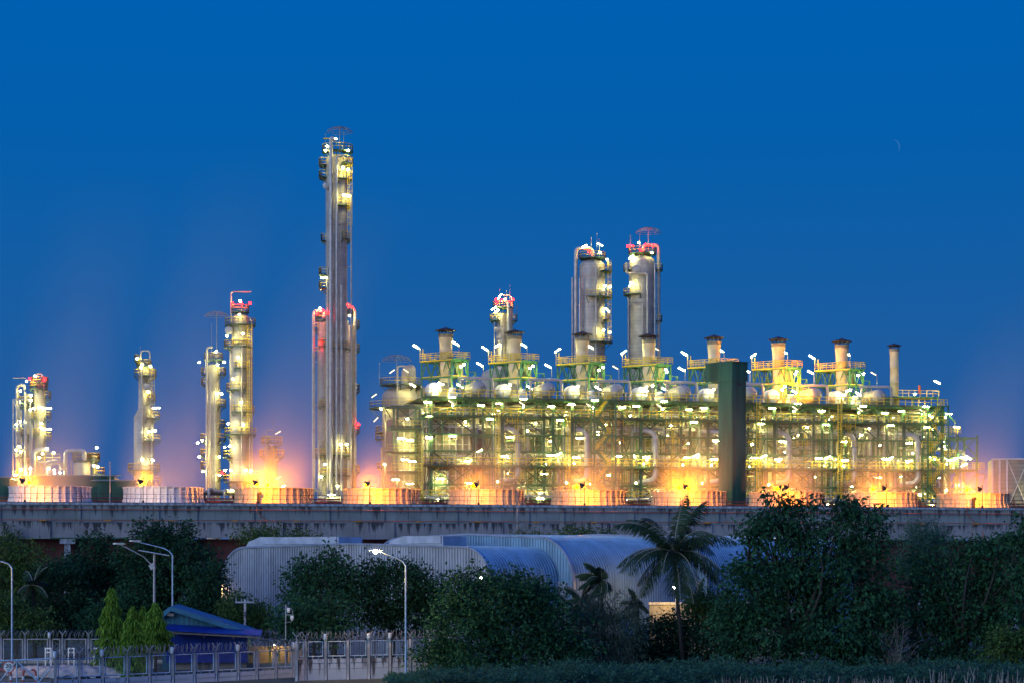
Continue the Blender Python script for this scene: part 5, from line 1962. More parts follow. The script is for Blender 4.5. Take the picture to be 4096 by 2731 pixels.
def warehouse(label, s0, s1, l0, l1, ztop, rad, group='rounded grey sheds', rise=0.35, blue=True):
    """profile across (s, measured from the left end towards the front side) extruded along l"""
    ang = math.atan2(e1.y, e1.x)
    org = RC + e1 * s0 + e2 * l0
    root = thing('warehouse', label, 'warehouse', org, ang, group)
    w, L = s1 - s0, l1 - l0
    pr = []                                        # outline from the left foot, over the roof, to the right foot
    pr.append((0, 0))
    for k in range(9):
        an = math.pi - math.pi / 2 * k / 8
        pr.append((rad + rad * math.cos(an), ztop - rad + rad * math.sin(an)))
    pr.append((w / 2, ztop + rise))
    for k in range(9):
        an = math.pi / 2 - math.pi / 2 * k / 8
        pr.append((w - rad + rad * math.cos(an), ztop - rad + rad * math.sin(an)))
    pr.append((w, 0))
    n = len(pr)
    # local axes: x = e1, y = e2
    mb = MB()
    vs = [(x, 0, z) for x, z in pr] + [(x, L, z) for x, z in pr]
    mb.add(vs, [(i, n + i, n + i + 1, i + 1) for i in range(n - 1)], 0, False)
    rf = mb.build('roof_sheet', M['zinc_blue'], root)
    mb = MB()
    mb.add([(x, 0.02, z) for x, z in pr] + [(x, L - 0.02, z) for x, z in pr], [tuple(range(n)), tuple(reversed(range(n, 2 * n)))])
    ew = mb.build('end_wall', M['zinc_blue' if blue else 'zinc'], root)

    def top(x):
        xs = [p[0] for p in pr]
        zs = [p[1] for p in pr]
        return float(np.interp(x, xs[1:-1], zs[1:-1]))
    mb = MB()
    x = 0.15
    rr = random.Random(5)
    while x < w - 0.1:
        mb.box(x, x + 0.10, -0.07, 0.018, 0, top(x + 0.05) - 0.05)
        x += 0.36
    mb.build('cladding_rib', M['zinc_blue_rib' if blue else 'zinc_rib'], ew)
    mb = MB()
    y = 0.2
    half = [p for p in pr if p[0] >= w / 2]
    while y < L - 0.1:
        for (xa, za), (xb, zb_) in zip(half[:-1], half[1:]):
            nx, nz = (zb_ - za), -(xb - xa)
            ll = math.hypot(nx, nz)
            nx, nz = -nx / ll * 0.06, -nz / ll * 0.06
            mb.add([(xa, y, za), (xa, y + 0.09, za), (xb, y + 0.09, zb_), (xb, y, zb_), (xa + nx, y, za + nz), (xa + nx, y + 0.09, za + nz), (xb + nx, y + 0.09, zb_ + nz), (xb + nx, y, zb_ + nz)],
                   [(4, 5, 6, 7), (0, 3, 7, 4), (1, 5, 6, 2), (0, 4, 5, 1), (3, 2, 6, 7)])
        y += 0.42
    mb.build('roof_rib', M['zinc_blue_rib'], rf)
    mb = MB()                                      # edge trim along the end profile
    for (xa, za), (xb, zb_) in zip(pr[1:-1], pr[2:]):
        mb.bar((xa, -0.02, za + 0.03), (xb, -0.02, zb_ + 0.03), 0.26, 0.2)
    mb.bar((w + 0.02, -0.02, 0), (w + 0.02, -0.02, ztop - rad), 0.26, 0.2)
    mb.bar((-0.02, -0.02, 0), (-0.02, -0.02, ztop - rad), 0.2, 0.2)
    mb.build('edge_trim', M['zinc_dark'], root)
    return root


wh = warehouse('wide low shed with pale ribbed end wall and rounded corners, behind the left trees', -38.0, 0.0, 0.0, 12.0, 10.85, 3.4, blue=False)
for (a, b, lb) in ((1.6, 16.0, 'left'), (22.5, 30.5, 'right')):
    mb = MB()
    zb = 10.6
    mb.add([(a, 1.5, zb), (a + 0.8, 1.5, zb + 0.9), (a + 2.6, 1.5, 12.0), (b, 1.5, 11.95), (b, 1.5, 10.7)], [(0, 1, 2, 3, 4)])
    mb.add([(a, 1.5, zb), (a + 0.8, 1.5, zb + 0.9), (a + 2.6, 1.5, 12.0), (b, 1.5, 11.95), (b, 1.5, 10.7), (a, 5, zb), (a + 0.8, 5, zb + 0.9), (a + 2.6, 5, 12.0), (b, 5, 11.95), (b, 5, 10.7)],
           [(0, 5, 6, 1), (1, 6, 7, 2), (2, 7, 8, 3), (3, 8, 9, 4), (9, 8, 7, 6, 5)])
    mb.box(a + 3.2, b - 0.2, 1.35, 1.49, 11.25, 11.98)
    mb.build('roof_monitor', M['zinc_rib'], wh)
lamp('W', wh, (-0.3, -0.4, 6.4), scale=0.4)
wh2 = warehouse('taller blue-grey shed with a rounded eave, behind the coconut palm', -26.0, 1.8, 10.4, 33.0, 11.85, 4.4)
wh3 = warehouse('farthest blue-grey rounded shed, half hidden by the tallest tree', -26.0, 3.2, 31.8, 62.0, 11.95, 4.4)
for wv in (wh2, wh3):
    L_ = 27.8 if wv is wh2 else 29.2
    mb = MB()
    mb.box(L_ - 2.0, L_ - 0.7, -0.2, -0.08, 1.5, 7.4)
    q = mb.build('louvre', M['zinc_dark'], wv)
    mb = MB()
    z = 1.6
    while z < 7.3:
        mb.box(L_ - 1.95, L_ - 0.75, -0.28, -0.202, z, z + 0.12)
        z += 0.27
    mb.build('louvre_blade', M['zinc_rib'], q)

# boundary wall in front of the sheds, lit by a lamp
p = W(2598, HOR, 200)
bw = thing('boundary_wall', 'low yellow-lit concrete wall behind the coconut palm trunk', 'wall', (p.x, p.y, 0), R(8))
mb = MB()
mb.box(0, 16, 0, 0.3, 0, 5.1)
mb.build('panel', M['wallb'], bw)
mb = MB()
mb.box(-0.1, 16.1, -0.1, 0.4, 5.1, 5.35)
mb.build('coping', M['concp'], bw)
p = W(2703, HOR, 198)
q = thing('wall_lamp', 'lit yellow lamp on a short post behind the palm trunk', 'lamp', (p.x, p.y, 0))
mb = MB()
mb.tube((0, 0, 0), (0, 0, 6.9), 0.06, n=6)
mb.tube((0, 0, 6.9), (-0.2, -0.3, 7.05), 0.04, n=6)
mb.build('post', M['grey'], q)
lamp('W', q, (-0.15, -0.35, 6.95))


# ------------------------------------------------------------------ street lamps and masts
def street_lamp(label, px, ytop, Y, arm_px, arm_y, lit=None, base=0.0, mt='frame', r=0.07, solar=False):
    p = W(px, HOR, Y)
    s = FPX / Y
    root = thing('street_lamp', label, 'street lamp', (p.x, p.y, base), 0, 'street lamps')
    zt = EYE - (ytop - HOR) / s - base
    za = EYE - (arm_y - HOR) / s - base
    ax = (arm_px - px) / s
    mb = MB()
    if not solar:
        d = 0.8 if ax > 0 else -0.8
        pts = [(0, 0, 0), (0, 0, zt - 1.0), (0.0, 0, zt - 0.45), (d * 0.35, 0, zt - 0.08), (d, 0, zt + (za - zt) * 0.25), (ax * 0.95, 0, za)]
        mb.sweep(pts, [r * 1.35, r, r, r * 0.8, r * 0.7, r * 0.6], 8)
        mb.box(-0.16, 0.16, -0.16, 0.16, 0, 0.04)
    else:
        mb.sweep([(0, 0, 0), (0, 0, zt)], [r * 1.4, r], 8)
        mb.sweep([(0, 0, zt - 1.1), (-0.5, 0, zt - 0.7), (-0.9, 0, zt - 0.25), (ax * 0.95, 0, za)], [0.06, 0.06, 0.05, 0.045], 6)
        mb.bar((-0.4, 0, zt - 1.2), (0.0, 0, zt - 1.0), 0.2, 0.5)
    mb.build('pole', M[mt], root)
    hb = MB()
    sg = 1 if ax > 0 else -1
    hb.prism([(-0.16, -0.55), (0.16, -0.55), (0.2, 0.2), (0.1, 0.5), (-0.1, 0.5), (-0.2, 0.2)], 0.0, 0.12)
    h = hb.build('lamp_head', M['grey'], root)
    h.location = (ax, 0, za)
    h.rotation_euler = (0, R(-8 * sg), R(90))
    if lit:
        lb = MB()
        lb.lathe([(0.16, -0.005), (0.22, -0.1), (0.12, -0.22), (0.001, -0.25)], (0, 0, 0), 12)
        lb.build('lens', lit, h)
    else:
        lb = MB()
        lb.box(-0.12, 0.12, -0.45, 0.15, -0.04, -0.003)
        lb.build('lens', M['glass'], h)
    if solar:
        pb = MB()
        pb.add([(-1.35, -0.5, zt + 0.33), (1.32, -0.5, zt - 0.14), (1.32, 0.5, zt - 0.14), (-1.35, 0.5, zt + 0.33), (-1.35, -0.5, zt + 0.38), (1.32, -0.5, zt - 0.09), (1.32, 0.5, zt - 0.09), (-1.35, 0.5, zt + 0.38)],
               [(0, 3, 2, 1), (4, 5, 6, 7), (0, 1, 5, 4), (1, 2, 6, 5), (2, 3, 7, 6), (3, 0, 4, 7)])
        pb.build('solar_panel', M['zinc_rib'], root)
    return root


street_lamp('lit street lamp whose arm reaches left in front of the grey shed end wall', 1623, 2238, 158, 1502, 2200, lit=emit('street_lamp_lens', (1.0, 0.62, 0.22), 1700))
street_lamp('unlit street lamp with a plain bent arm reaching left, behind the blue hut', 690, 2200, 182, 540, 2165)
street_lamp('street lamp with a tilted solar panel on top, behind the blue hut', 617, 2215, 178, 475, 2176, solar=True, mt='grey', r=0.1)
street_lamp('street lamp at the left edge of the picture, its arm leaving the frame', 48, 2250, 168, -60, 2232, lit=emit('street_lamp_lens_yellow', (1.0, 0.55, 0.12), 900))

# CCTV mast
p = W(1143, HOR, 170)
root = thing('camera_mast', 'thin mast with two small security cameras between the hut and the dark trees', 'camera mast', (p.x, p.y, 0))
s = FPX / 170
zt = EYE - (2415 - HOR) / s
mb = MB()
mb.tube((0, 0, 0), (0, 0, zt), 0.07, 0.05, 8)
mb.pipe([(0.05, 0, zt - 0.3), (0.5, 0, zt - 0.35), (0.62, 0, zt - 0.9), (0.5, 0, zt - 1.5), (0.05, 0, zt - 1.55)], 0.03, n=6)
mb.bar((0, 0, zt - 0.9), (0.5, 0, zt - 0.9), 0.06)
mb.build('pole', M['grey'], root)
for dz, dx in ((0.45, 0.15), (1.1, 0.45)):
    mb = MB()
    mb.box(-0.12, 0.12, -0.2, 0.2, -0.1, 0.14)
    mb.lathe([(0.001, -0.3), (0.13, -0.22), (0.13, -0.1)], (0, 0, 0), 10)
    o = mb.build('camera_head', M['whitep'], root)
    o.location = (dx + 0.1, -0.1, zt - dz)
# H-shaped utility pole top in the shrub
p = W(980, HOR, 186)
root = thing('utility_pole', 'short pole with a crossarm poking out of the shrubs in front of the shed wall', 'pole', (p.x, p.y, 0))
mb = MB()
z_ = EYE - (2395 - HOR) / (FPX / 186)
mb.box(-0.1, 0.1, -0.1, 0.1, 0, z_)
mb.build('post', M['concp'], root)
mb = MB()
mb.box(-0.9, 0.9, -0.2, -0.11, z_ - 0.35, z_ - 0.2)
for x in (-0.8, -0.3, 0.3, 0.8):
    mb.tube((x, -0.15, z_ - 0.2), (x, -0.15, z_ + 0.1), 0.05, n=6)
mb.build('crossarm', M['zinc_dark'], root)


# ------------------------------------------------------------------ fences
def coil(mb, P, Q, r, pitch=0.36, w=0.024, n=12):
    P, Q = Vector(P), Vector(Q)
    d = Q - P
    L = d.length
    d.normalize()
    up = Vector((0, 0, 1))
    s = d.cross(up).normalized()
    turns = int(L / pitch)
    pts = []
    rr = random.Random(int(L * 100))
    for i in range(turns * n + 1):
        an = 2 * math.pi * i / n
        q = P + d * (L * i / (turns * n))
        k = r * (1 + 0.06 * math.sin(i * 0.37))
        pts.append(q + s * math.cos(an) * k * 0.75 + up * math.sin(an) * k)
    mb.sweep(pts, w, 3, caps=False)


def chain(mb, x0, x1, z0, z1, y, st=0.22, w=0.009):
    """diagonal chain-link wires in the rectangle"""
    for sgn in (1, -1):
        k = -(z1 - z0)
        while k < (x1 - x0):
            xa, xb = x0 + k, x0 + k + (z1 - z0)
            za, zb_ = z0, z1
            if xa < x0:
                za = z0 + (x0 - xa)
                xa = x0
            if xb > x1:
                zb_ = z1 - (xb - x1)
                xb = x1
            if zb_ - za > 0.02:
                if sgn == 1:
                    mb.bar((xa, y, za), (xb, y, zb_), w, w)
                else:
                    mb.bar((x0 + x1 - xa, y + 0.01, za), (x0 + x1 - xb, y + 0.01, zb_), w, w)
            k += st


def fence(label, pts, wallh, meshh, z0, names='security_fence', mt='concf', lamps=(), coilr=0.36, postmat='concp', fmat='frame', armsev=2, bottomgap=0.18, group='razor wire fences'):
    """pts: posts as world (x, y, ground z); panels between successive posts"""
    root = thing(names, label, 'fence', (pts[0][0], pts[0][1], 0), 0, group)
    o0 = Vector((pts[0][0], pts[0][1], 0))
    P = [Vector(p) - o0 for p in pts]
    cm = MB()
    for i in range(len(P)):
        p = P[i]
        mb = MB()
        w = 0.10
        mb.box(-w, w, -w, w, z0, wallh + meshh + 0.1)
        o = mb.build('post', M[postmat], root, p)
        if i % armsev == 0 or True:
            ab = MB()
            zt = wallh + meshh + 0.08
            ab.bar((0, 0, zt), (0, 0, zt + 0.35), 0.05)
            ab.bar((0, 0, zt + 0.35), (-0.33, 0.0, zt + 0.75), 0.05)
            ab.bar((0, 0, zt + 0.35), (0.33, 0.0, zt + 0.75), 0.05)
            ab.build('wire_arm', M['grey'], o)
        if i in lamps:
            lb = MB()
            zt = wallh + meshh + 0.1
            lb.lathe([(0.08, 0), (0.13, 0.06), (0.15, 0.2), (0.15, 0.42), (0.10, 0.52), (0.001, 0.56)], (0, 0, zt), 10)
            for k in range(3):
                lb.lathe([(0.16, 0.16 + k * 0.13), (0.185, 0.18 + k * 0.13), (0.16, 0.2 + k * 0.13)], (0, 0, zt), 10)
            lb.build('bulkhead_lamp', M['glass'], root, p + Vector((0.26 * 0, -0.25, 0)))
    for i in range(len(P) - 1):
        a, b = P[i], P[i + 1]
        d = b - a
        L = math.hypot(d.x, d.y)
        an = math.atan2(d.y, d.x)
        if wallh > z0 + 0.2:
            mb = MB()
            mb.box(0.17, L - 0.17, -0.07, 0.07, z0, wallh - 0.36)
            mb.box(0.17, L - 0.17, -0.11, 0.11, wallh - 0.357, wallh - 0.03)
            o = mb.build('wall_panel', M[mt], root, a)
            o.rotation_euler = (0, 0, an)
        mb = MB()
        za, zb_ = wallh + bottomgap, wallh + meshh
        for z in (za, zb_):
            mb.tube((0.2, 0, z), (L - 0.2, 0, z), 0.055, n=6)
        for x in (0.24, L - 0.24):
            mb.tube((x, 0, za), (x, 0, zb_), 0.05, n=6)
        mb.tube((0.6, 0, wallh - 0.03), (0.6, 0, za), 0.03, n=5)
        mb.tube((L - 0.6, 0, wallh - 0.03), (L - 0.6, 0, za), 0.03, n=5)
        o = mb.build('mesh_frame', M[fmat], root, a)
        o.rotation_euler = (0, 0, an)
        cb = MB()
        chain(cb, 0.26, L - 0.26, za + 0.03, zb_ - 0.03, 0)
        cb.build('chain_link', M['wire'], o)
        coil(cm, a + Vector((0, 0, wallh + meshh + 0.48)), b + Vector((0, 0, wallh + meshh + 0.48)), coilr)
        coil(cm, a + Vector((0.1, 0.2, wallh + meshh + 0.42)), b + Vector((0.1, 0.2, wallh + meshh + 0.42)), coilr * 0.8, 0.5)
    cm.build('razor_wire', M['wire'], root)
    return root


def gp(px, Y):
    p = W(px, HOR, Y)
    return (p.x, p.y, 0)


xs = [222, 317, 410, 508, 597, 690, 777, 864, 952, 1026, 1102, 1174]
fence('blue-grey mesh fence on a streaked concrete wall with bulkhead lamps, nearest on the left', [gp(x, 150 + 15 * i / 11) for i, x in enumerate(xs)], 0.72, 1.55, -0.6, lamps=(0, 2, 5, 8, 11))
xs = [1186, 1219 + 3, 1302, 1391, 1475, 1560, 1640, 1722, 1804]
fence('mesh fence on a taller streaked wall, continuing right of the nearest fence corner', [gp(x, 160 + 5 * i / 7) for i, x in enumerate(xs)], 1.75, 1.36, -0.6, lamps=(2, 4, 5, 8))
xs = [4, 100, 200, 250, 354, 460, 570, 680, 790, 900, 1010, 1102, 1214, 1330, 1499, 1614, 1730]
fence('farther mesh fence with buff posts along the trees, carrying long razor wire coils', [gp(x, 186) for x in xs], 0.25, 2.0, -0.2, lamps=(2, 12, 14, 16), fmat='whitew', mt='wallb', bottomgap=0.0)

# gate at the lower left with the speed sign behind it
root = thing('gate', 'blue-grey tubular gate with diagonal braces at the lower left corner', 'gate', gp(205, 149))
mb = MB()
s = FPX / 149
gx = lambda px: (px - 205) / s
gz = lambda py: EYE - (py - HOR) / s
for a, b in (((-60, 2644), (205, 2632)), ((-60, 2731), (205, 2731))):
    mb.tube((gx(a[0]), 0, gz(a[1])), (gx(b[0]), 0, gz(b[1])), 0.06, n=8)
for px in (67, 152, -30):
    mb.tube((gx(px), 0, gz(2640)), (gx(px), 0, gz(2740)), 0.05, n=6)
for a, b in (((67, 2642), (-10, 2735)), ((69, 2642), (156, 2727)), ((156, 2727), (203, 2672))):
    mb.tube((gx(a[0]), -0.05, gz(a[1])), (gx(b[0]), -0.05, gz(b[1])), 0.05, n=6)
mb.build('frame', M['frame'], root)
cb = MB()
chain(cb, gx(-60), gx(203), gz(2740), gz(2640), 0.02)
cb.build('chain_link', M['wire'], root)
p = W(34, HOR, 152)
sx = thing('speed_sign', 'round red-ringed speed sign reading 20 behind the gate', 'sign', (p.x, p.y, 0))
s = FPX / 152
zs = EYE - (2666 - HOR) / s
mb = MB()
mb.tube((0, 0.04, 0), (0, 0.04, zs), 0.04, n=6)
mb.build('post', M['wallb'], sx)


def disc(r, y0, y1, mat_, name, parent, z, rin=None):
    mb = MB()
    n = 32
    vs, fs = [], []
    rings = [(r, y1), (r, y0), (rin or 0.001, y0)]
    for rr_, yy in rings:
        for k in range(n):
            an = 2 * math.pi * k / n
            vs.append((rr_ * math.cos(an), yy, rr_ * math.sin(an)))
    for i in range(2):
        for k in range(n):
            k2 = (k + 1) % n
            fs.append((i * n + k, i * n + k2, (i + 1) * n + k2, (i + 1) * n + k))
    mb.add(vs, fs)
    return mb.build(name, mat_, parent, (0, 0, z))


disc(0.47, -0.02, 0.03, M['whitep'], 'face', sx, zs)
disc(0.48, -0.035, 0.0, M['red'], 'ring', sx, zs, 0.38)


def text(body, size, mat_, parent, loc, name='lettering', rot=(R(90), 0, 0)):
    cu = bpy.data.curves.new(name, 'FONT')
    cu.body = body
    cu.size = size
    cu.align_x = 'CENTER'
    cu.align_y = 'CENTER'
    cu.extrude = 0.004
    cu.offset = size * 0.012
    cu.materials.append(mat_)
    o = bpy.data.objects.new(name, cu)
    COL.objects.link(o)
    o.parent = parent
    o.location = loc
    o.rotation_euler = rot
    bpy.context.view_layer.update()
    me = bpy.data.meshes.new_from_object(o.evaluated_get(bpy.context.evaluated_depsgraph_get()))
    q = bpy.data.objects.new(name, me)
    COL.objects.link(q)
    q.parent = parent
    q.location = loc
    q.rotation_euler = rot
    bpy.data.objects.remove(o)
    return q


text('20', 0.42, M['black'], sx, (0, -0.045, zs + 0.08))
text('กม.', 0.2, M['black'], sx, (0, -0.045, zs - 0.2))
# tarpaulin over a heap
p = W(230, HOR, 165)
root = thing('tarpaulin_heap', 'pale creased tarpaulin over a low heap behind the gate and fence', 'tarpaulin', (p.x, p.y, 0))
mb = MB()
nx, ny = 60, 18
vs, fs = [], []
for j in range(ny):
    for i in range(nx):
        u, v = i / (nx - 1), j / (ny - 1)
        h = 0.98 * math.sin(math.pi * min(1, v * 1.25 + 0.02) * 0.8) ** 0.6 * (0.75 + 0.25 * math.sin(math.pi * u))
        h += 0.10 * math.sin(u * 30 + v * 14 + 2 * math.sin(u * 9)) * (1 - v * 0.3) + 0.05 * math.sin(u * 71 - v * 22)
        vs.append((-4 + 9.5 * u, -1.8 + 3.6 * v, max(0.02, h)))
for j in range(ny - 1):
    for i in range(nx - 1):
        fs.append((j * nx + i, j * nx + i + 1, (j + 1) * nx + i + 1, (j + 1) * nx + i))
mb.add(vs, fs, 0, True)
mb.build('sheet', M['tarp'], root)
# red and white guard hoops
for px, nm in ((118, 'red and white pipe hoop in front of the tarpaulin, right of the speed sign'), (18, 'red and white pipe hoop at the left edge behind the speed sign')):
    q = W(px, HOR, 157)
    r_ = thing('guard_hoop', nm, 'barrier', (q.x, q.y, 0), 0, 'guard hoops')
    mb = MB()
    mb.pipe([(-0.5, 0, 0), (-0.5, 0, 1.1), (0.5, 0, 1.1), (0.5, 0, 0)], 0.09, bend=0.35, n=8)
    mb.build('hoop', M['red'], r_)
    mb = MB()
    for x in (-0.5, 0.5):
        mb.lathe([(0.1, 0.3), (0.1, 0.6)], (x, 0, 0), 8)
    mb.sweep([(-0.12, 0, 1.1), (0.15, 0, 1.1)], 0.1, 8)
    mb.build('white_band', M['whitep'], r_)
# rusty white valve stands by the far fence
for px in (193, 285, 387):
    q = W(px, HOR, 172)
    r_ = thing('valve_stand', 'small rust-stained white frame stand, %s of three behind the nearest fence' % {193: 'leftmost', 285: 'middle', 387: 'rightmost'}[px], 'frame stand', (q.x, q.y, 0), 0, 'white frame stands')
    mb = MB()
    for x in (-0.24, 0.24):
        mb.box(x - 0.05, x + 0.05, -0.05, 0.05, 0, 2.0)
    mb.box(-0.3, 0.3, -0.06, 0.06, 2.002, 2.12)
    mb.box(-0.18, 0.18, -0.05, 0.05, 1.68, 1.78)
    mb.build('frame', M['whitep'], r_)

# ------------------------------------------------------------------ blue hut
Yh = 176
p = W(684, HOR, Yh)
s = FPX / Yh
root = thing('site_hut', 'blue corrugated site hut with a teal lopsided gable roof behind the near fence', 'hut', (p.x, p.y, 0), R(4))
hx = lambda px: (px - 684) / s
hz = lambda py: EYE - (py - HOR) / s
D = 7.0
rg, re, le = (0, hz(2430)), (hx(1000), hz(2532)), (hx(640), hz(2468))
mb = MB()                                            # teal gable
mb.add([(le[0] + 0.2, 0, 0), (re[0] - 0.2, 0, 0), (re[0] - 0.2, 0, re[1] - 0.1), (rg[0], 0, rg[1] - 0.15), (le[0] + 0.2, 0, le[1] - 0.1), (le[0] + 0.2, D, 0), (re[0] - 0.2, D, 0), (re[0] - 0.2, D, re[1] - 0.1), (rg[0], D, rg[1] - 0.15), (le[0] + 0.2, D, le[1] - 0.1)],
       [(0, 1, 2, 3, 4), (9, 8, 7, 6, 5), (1, 6, 7, 2), (0, 4, 9, 5)])
x = le[0] + 0.35
while x < re[0] - 0.5:
    zt_ = np.interp(x, [le[0], 0, re[0]], [le[1], rg[1], re[1]]) - 0.25
    mb.box(x, x + 0.08, -0.05, -0.003, hz(2520), zt_)
    x += 0.42
mb.build('gable_wall', M['teal'], root)
mb = MB()
for (a, b) in ((le, rg), (rg, re)):
    mb.add([(a[0], -0.5, a[1]), (b[0], -0.5, b[1]), (b[0], D + 0.3, b[1]), (a[0], D + 0.3, a[1]), (a[0], -0.5, a[1] + 0.16), (b[0], -0.5, b[1] + 0.16), (b[0], D + 0.3, b[1] + 0.16), (a[0], D + 0.3, a[1] + 0.16)],
           [(0, 3, 2, 1), (4, 5, 6, 7), (0, 1, 5, 4), (2, 3, 7, 6), (3, 0, 4, 7), (1, 2, 6, 5)])
rfo = mb.build('roof', M['teal_roof'], root)
mb = MB()
mb.bar((le[0], -0.53, le[1] - 0.03), (rg[0], -0.53, rg[1] - 0.03), 0.06, 0.38)
mb.bar((rg[0], -0.53, rg[1] - 0.03), (re[0], -0.53, re[1] - 0.03), 0.06, 0.38)
mb.build('bargeboard', M['teal_roof'], rfo)
mb = MB()                                            # blue wall, set forward of the gable
corr(mb, hx(670), hx(990), -0.9, -0.2, 0.65, hz(2536), 0.28, 0.04)
mb.build('blue_wall', M['blue'], root)
mb = MB()                                            # canopy of blue sheet on boards
mb.add([(hx(668), -2.3, hz(2516)), (hx(1048), -2.3, hz(2540)), (hx(1048), -0.1, hz(2524)), (hx(668), -0.1, hz(2498)), (hx(668), -2.3, hz(2512)), (hx(1048), -2.3, hz(2536)), (hx(1048), -0.1, hz(2520)), (hx(668), -0.1, hz(2494))],
       [(0, 3, 2, 1), (4, 5, 6, 7), (0, 1, 5, 4), (1, 2, 6, 5), (2, 3, 7, 6), (3, 0, 4, 7)])
x = 0.0
n_ = 46
for k in range(n_):
    f = (k + 0.3) / n_
    xa = hx(668) + (hx(1048) - hx(668)) * f
    zz = hz(2512) + (hz(2536) - hz(2512)) * f
    mb.bar((xa, -2.32, zz + 0.02), (xa, -0.1, zz + 0.42), 0.06, 0.05)
cn = mb.build('canopy', M['blue'], root)
mb = MB()
mb.bar((hx(672), -2.2, hz(2524)), (hx(1046), -2.2, hz(2545)), 0.06, 0.14)
for px in (705, 822, 938, 1020):
    mb.bar((hx(px), -2.1, hz(2535 + (px - 700) * 0.05)), (hx(px), -0.2, hz(2525 + (px - 700) * 0.05)), 0.1, 0.14)
mb.build('rafter', M['timber'], cn)
mb = MB()
mb.box(hx(700), hx(985), -0.5, -0.21, 0, 0.645)
for px in (770, 812, 845, 940):
    mb.box(hx(px), hx(px) + 0.14, -0.8, -0.66, 0, 0.645)
mb.build('plinth', M['wallb'], root)
mb = MB()
for px, py in ((684, 2455),):
    mb.bar((hx(px) - 0.3, -0.45, hz(py)), (hx(px) + 0.3, -0.45, hz(py + 2)), 0.1, 0.25)
mb.build('frayed_board', M['timber'], root)
# lit yard cabinet right of hut: yellow-lit posts and low wall
p = W(1080, HOR, 178)
root = thing('pump_bay', 'yellow-lit low concrete bay with posts right of the blue hut', 'pump bay', (p.x, p.y, 0))
s = FPX / 178
mb = MB()
mb.box(-3.2, 3.2, 1.6, 1.8, 0, 1.9)
mb.box(-3.4, 3.4, -0.6, -0.4, 0, 0.5)
mb.build('wall', M['wallb'], root)
mb = MB()
for x in (-0.1, 0.7):
    mb.box(x, x + 0.2, -0.1, 0.12, 0, 1.75)
mb.box(-0.25, 0.25, -0.06, 0.12, 1.753, 1.95)
mb.build('post', M['yellow'], root)
mb = MB()
mb.pipe([(-2.4, 0.6, 0), (-2.4, 0.6, 1.3), (-1.4, 0.6, 1.3), (-1.4, 0.6, 0)], 0.16, n=8)
mb.pipe([(1.4, 0.6, 0), (1.4, 0.6, 1.6), (2.6, 0.6, 1.6)], 0.12, n=8)
mb.build('pipework', M['clad_pipe'], root)
lamp('W', root, (0.35, 0.5, 2.1), scale=0.35)
# ------------------------------------------------------------------ vegetation
def leaves(centers, normals_out, size, aspect=0.5, droop=0.4, jitter=0.5, rg=None):
    """one bent diamond leaf (two triangles) per centre"""
    n = len(centers)
    d = rg.normal(size=(n, 3)) * jitter + normals_out
    d[:, 2] -= droop
    d /= np.linalg.norm(d, axis=1)[:, None] + 1e-9
    a = rg.normal(size=(n, 3))
    s = np.cross(d, a)
    s /= np.linalg.norm(s, axis=1)[:, None] + 1e-9
    sz = size * (0.45 + 1.1 * rg.random(n) ** 1.4)[:, None]
    up = np.cross(s, d)
    p0 = centers
    p1 = centers + d * sz * 0.5 + s * sz * aspect * 0.5 + up * sz * 0.08
    p2 = centers + d * sz
    p3 = centers + d * sz * 0.5 - s * sz * aspect * 0.5 + up * sz * 0.08
    v = np.stack([p0, p1, p2, p3], 1).reshape(-1, 3)
    return v


def leaf_mesh(name, v, mat_, parent=None, loc=None):
    nq = len(v) // 4
    me = bpy.data.meshes.new(name)
    me.vertices.add(len(v))
    me.vertices.foreach_set('co', v.astype(np.float32).ravel())
    me.loops.add(nq * 4)
    me.loops.foreach_set('vertex_index', np.arange(nq * 4, dtype=np.int32))
    me.polygons.add(nq)
    me.polygons.foreach_set('loop_start', np.arange(nq, dtype=np.int32) * 4)
    me.polygons.foreach_set('loop_total', np.full(nq, 4, dtype=np.int32))
    me.materials.append(mat_)
    me.update(calc_edges=True)
    me.validate()
    o = bpy.data.objects.new(name, me)
    COL.objects.link(o)
    if parent:
        o.parent = parent
    if loc is not None:
        o.location = loc
    return o


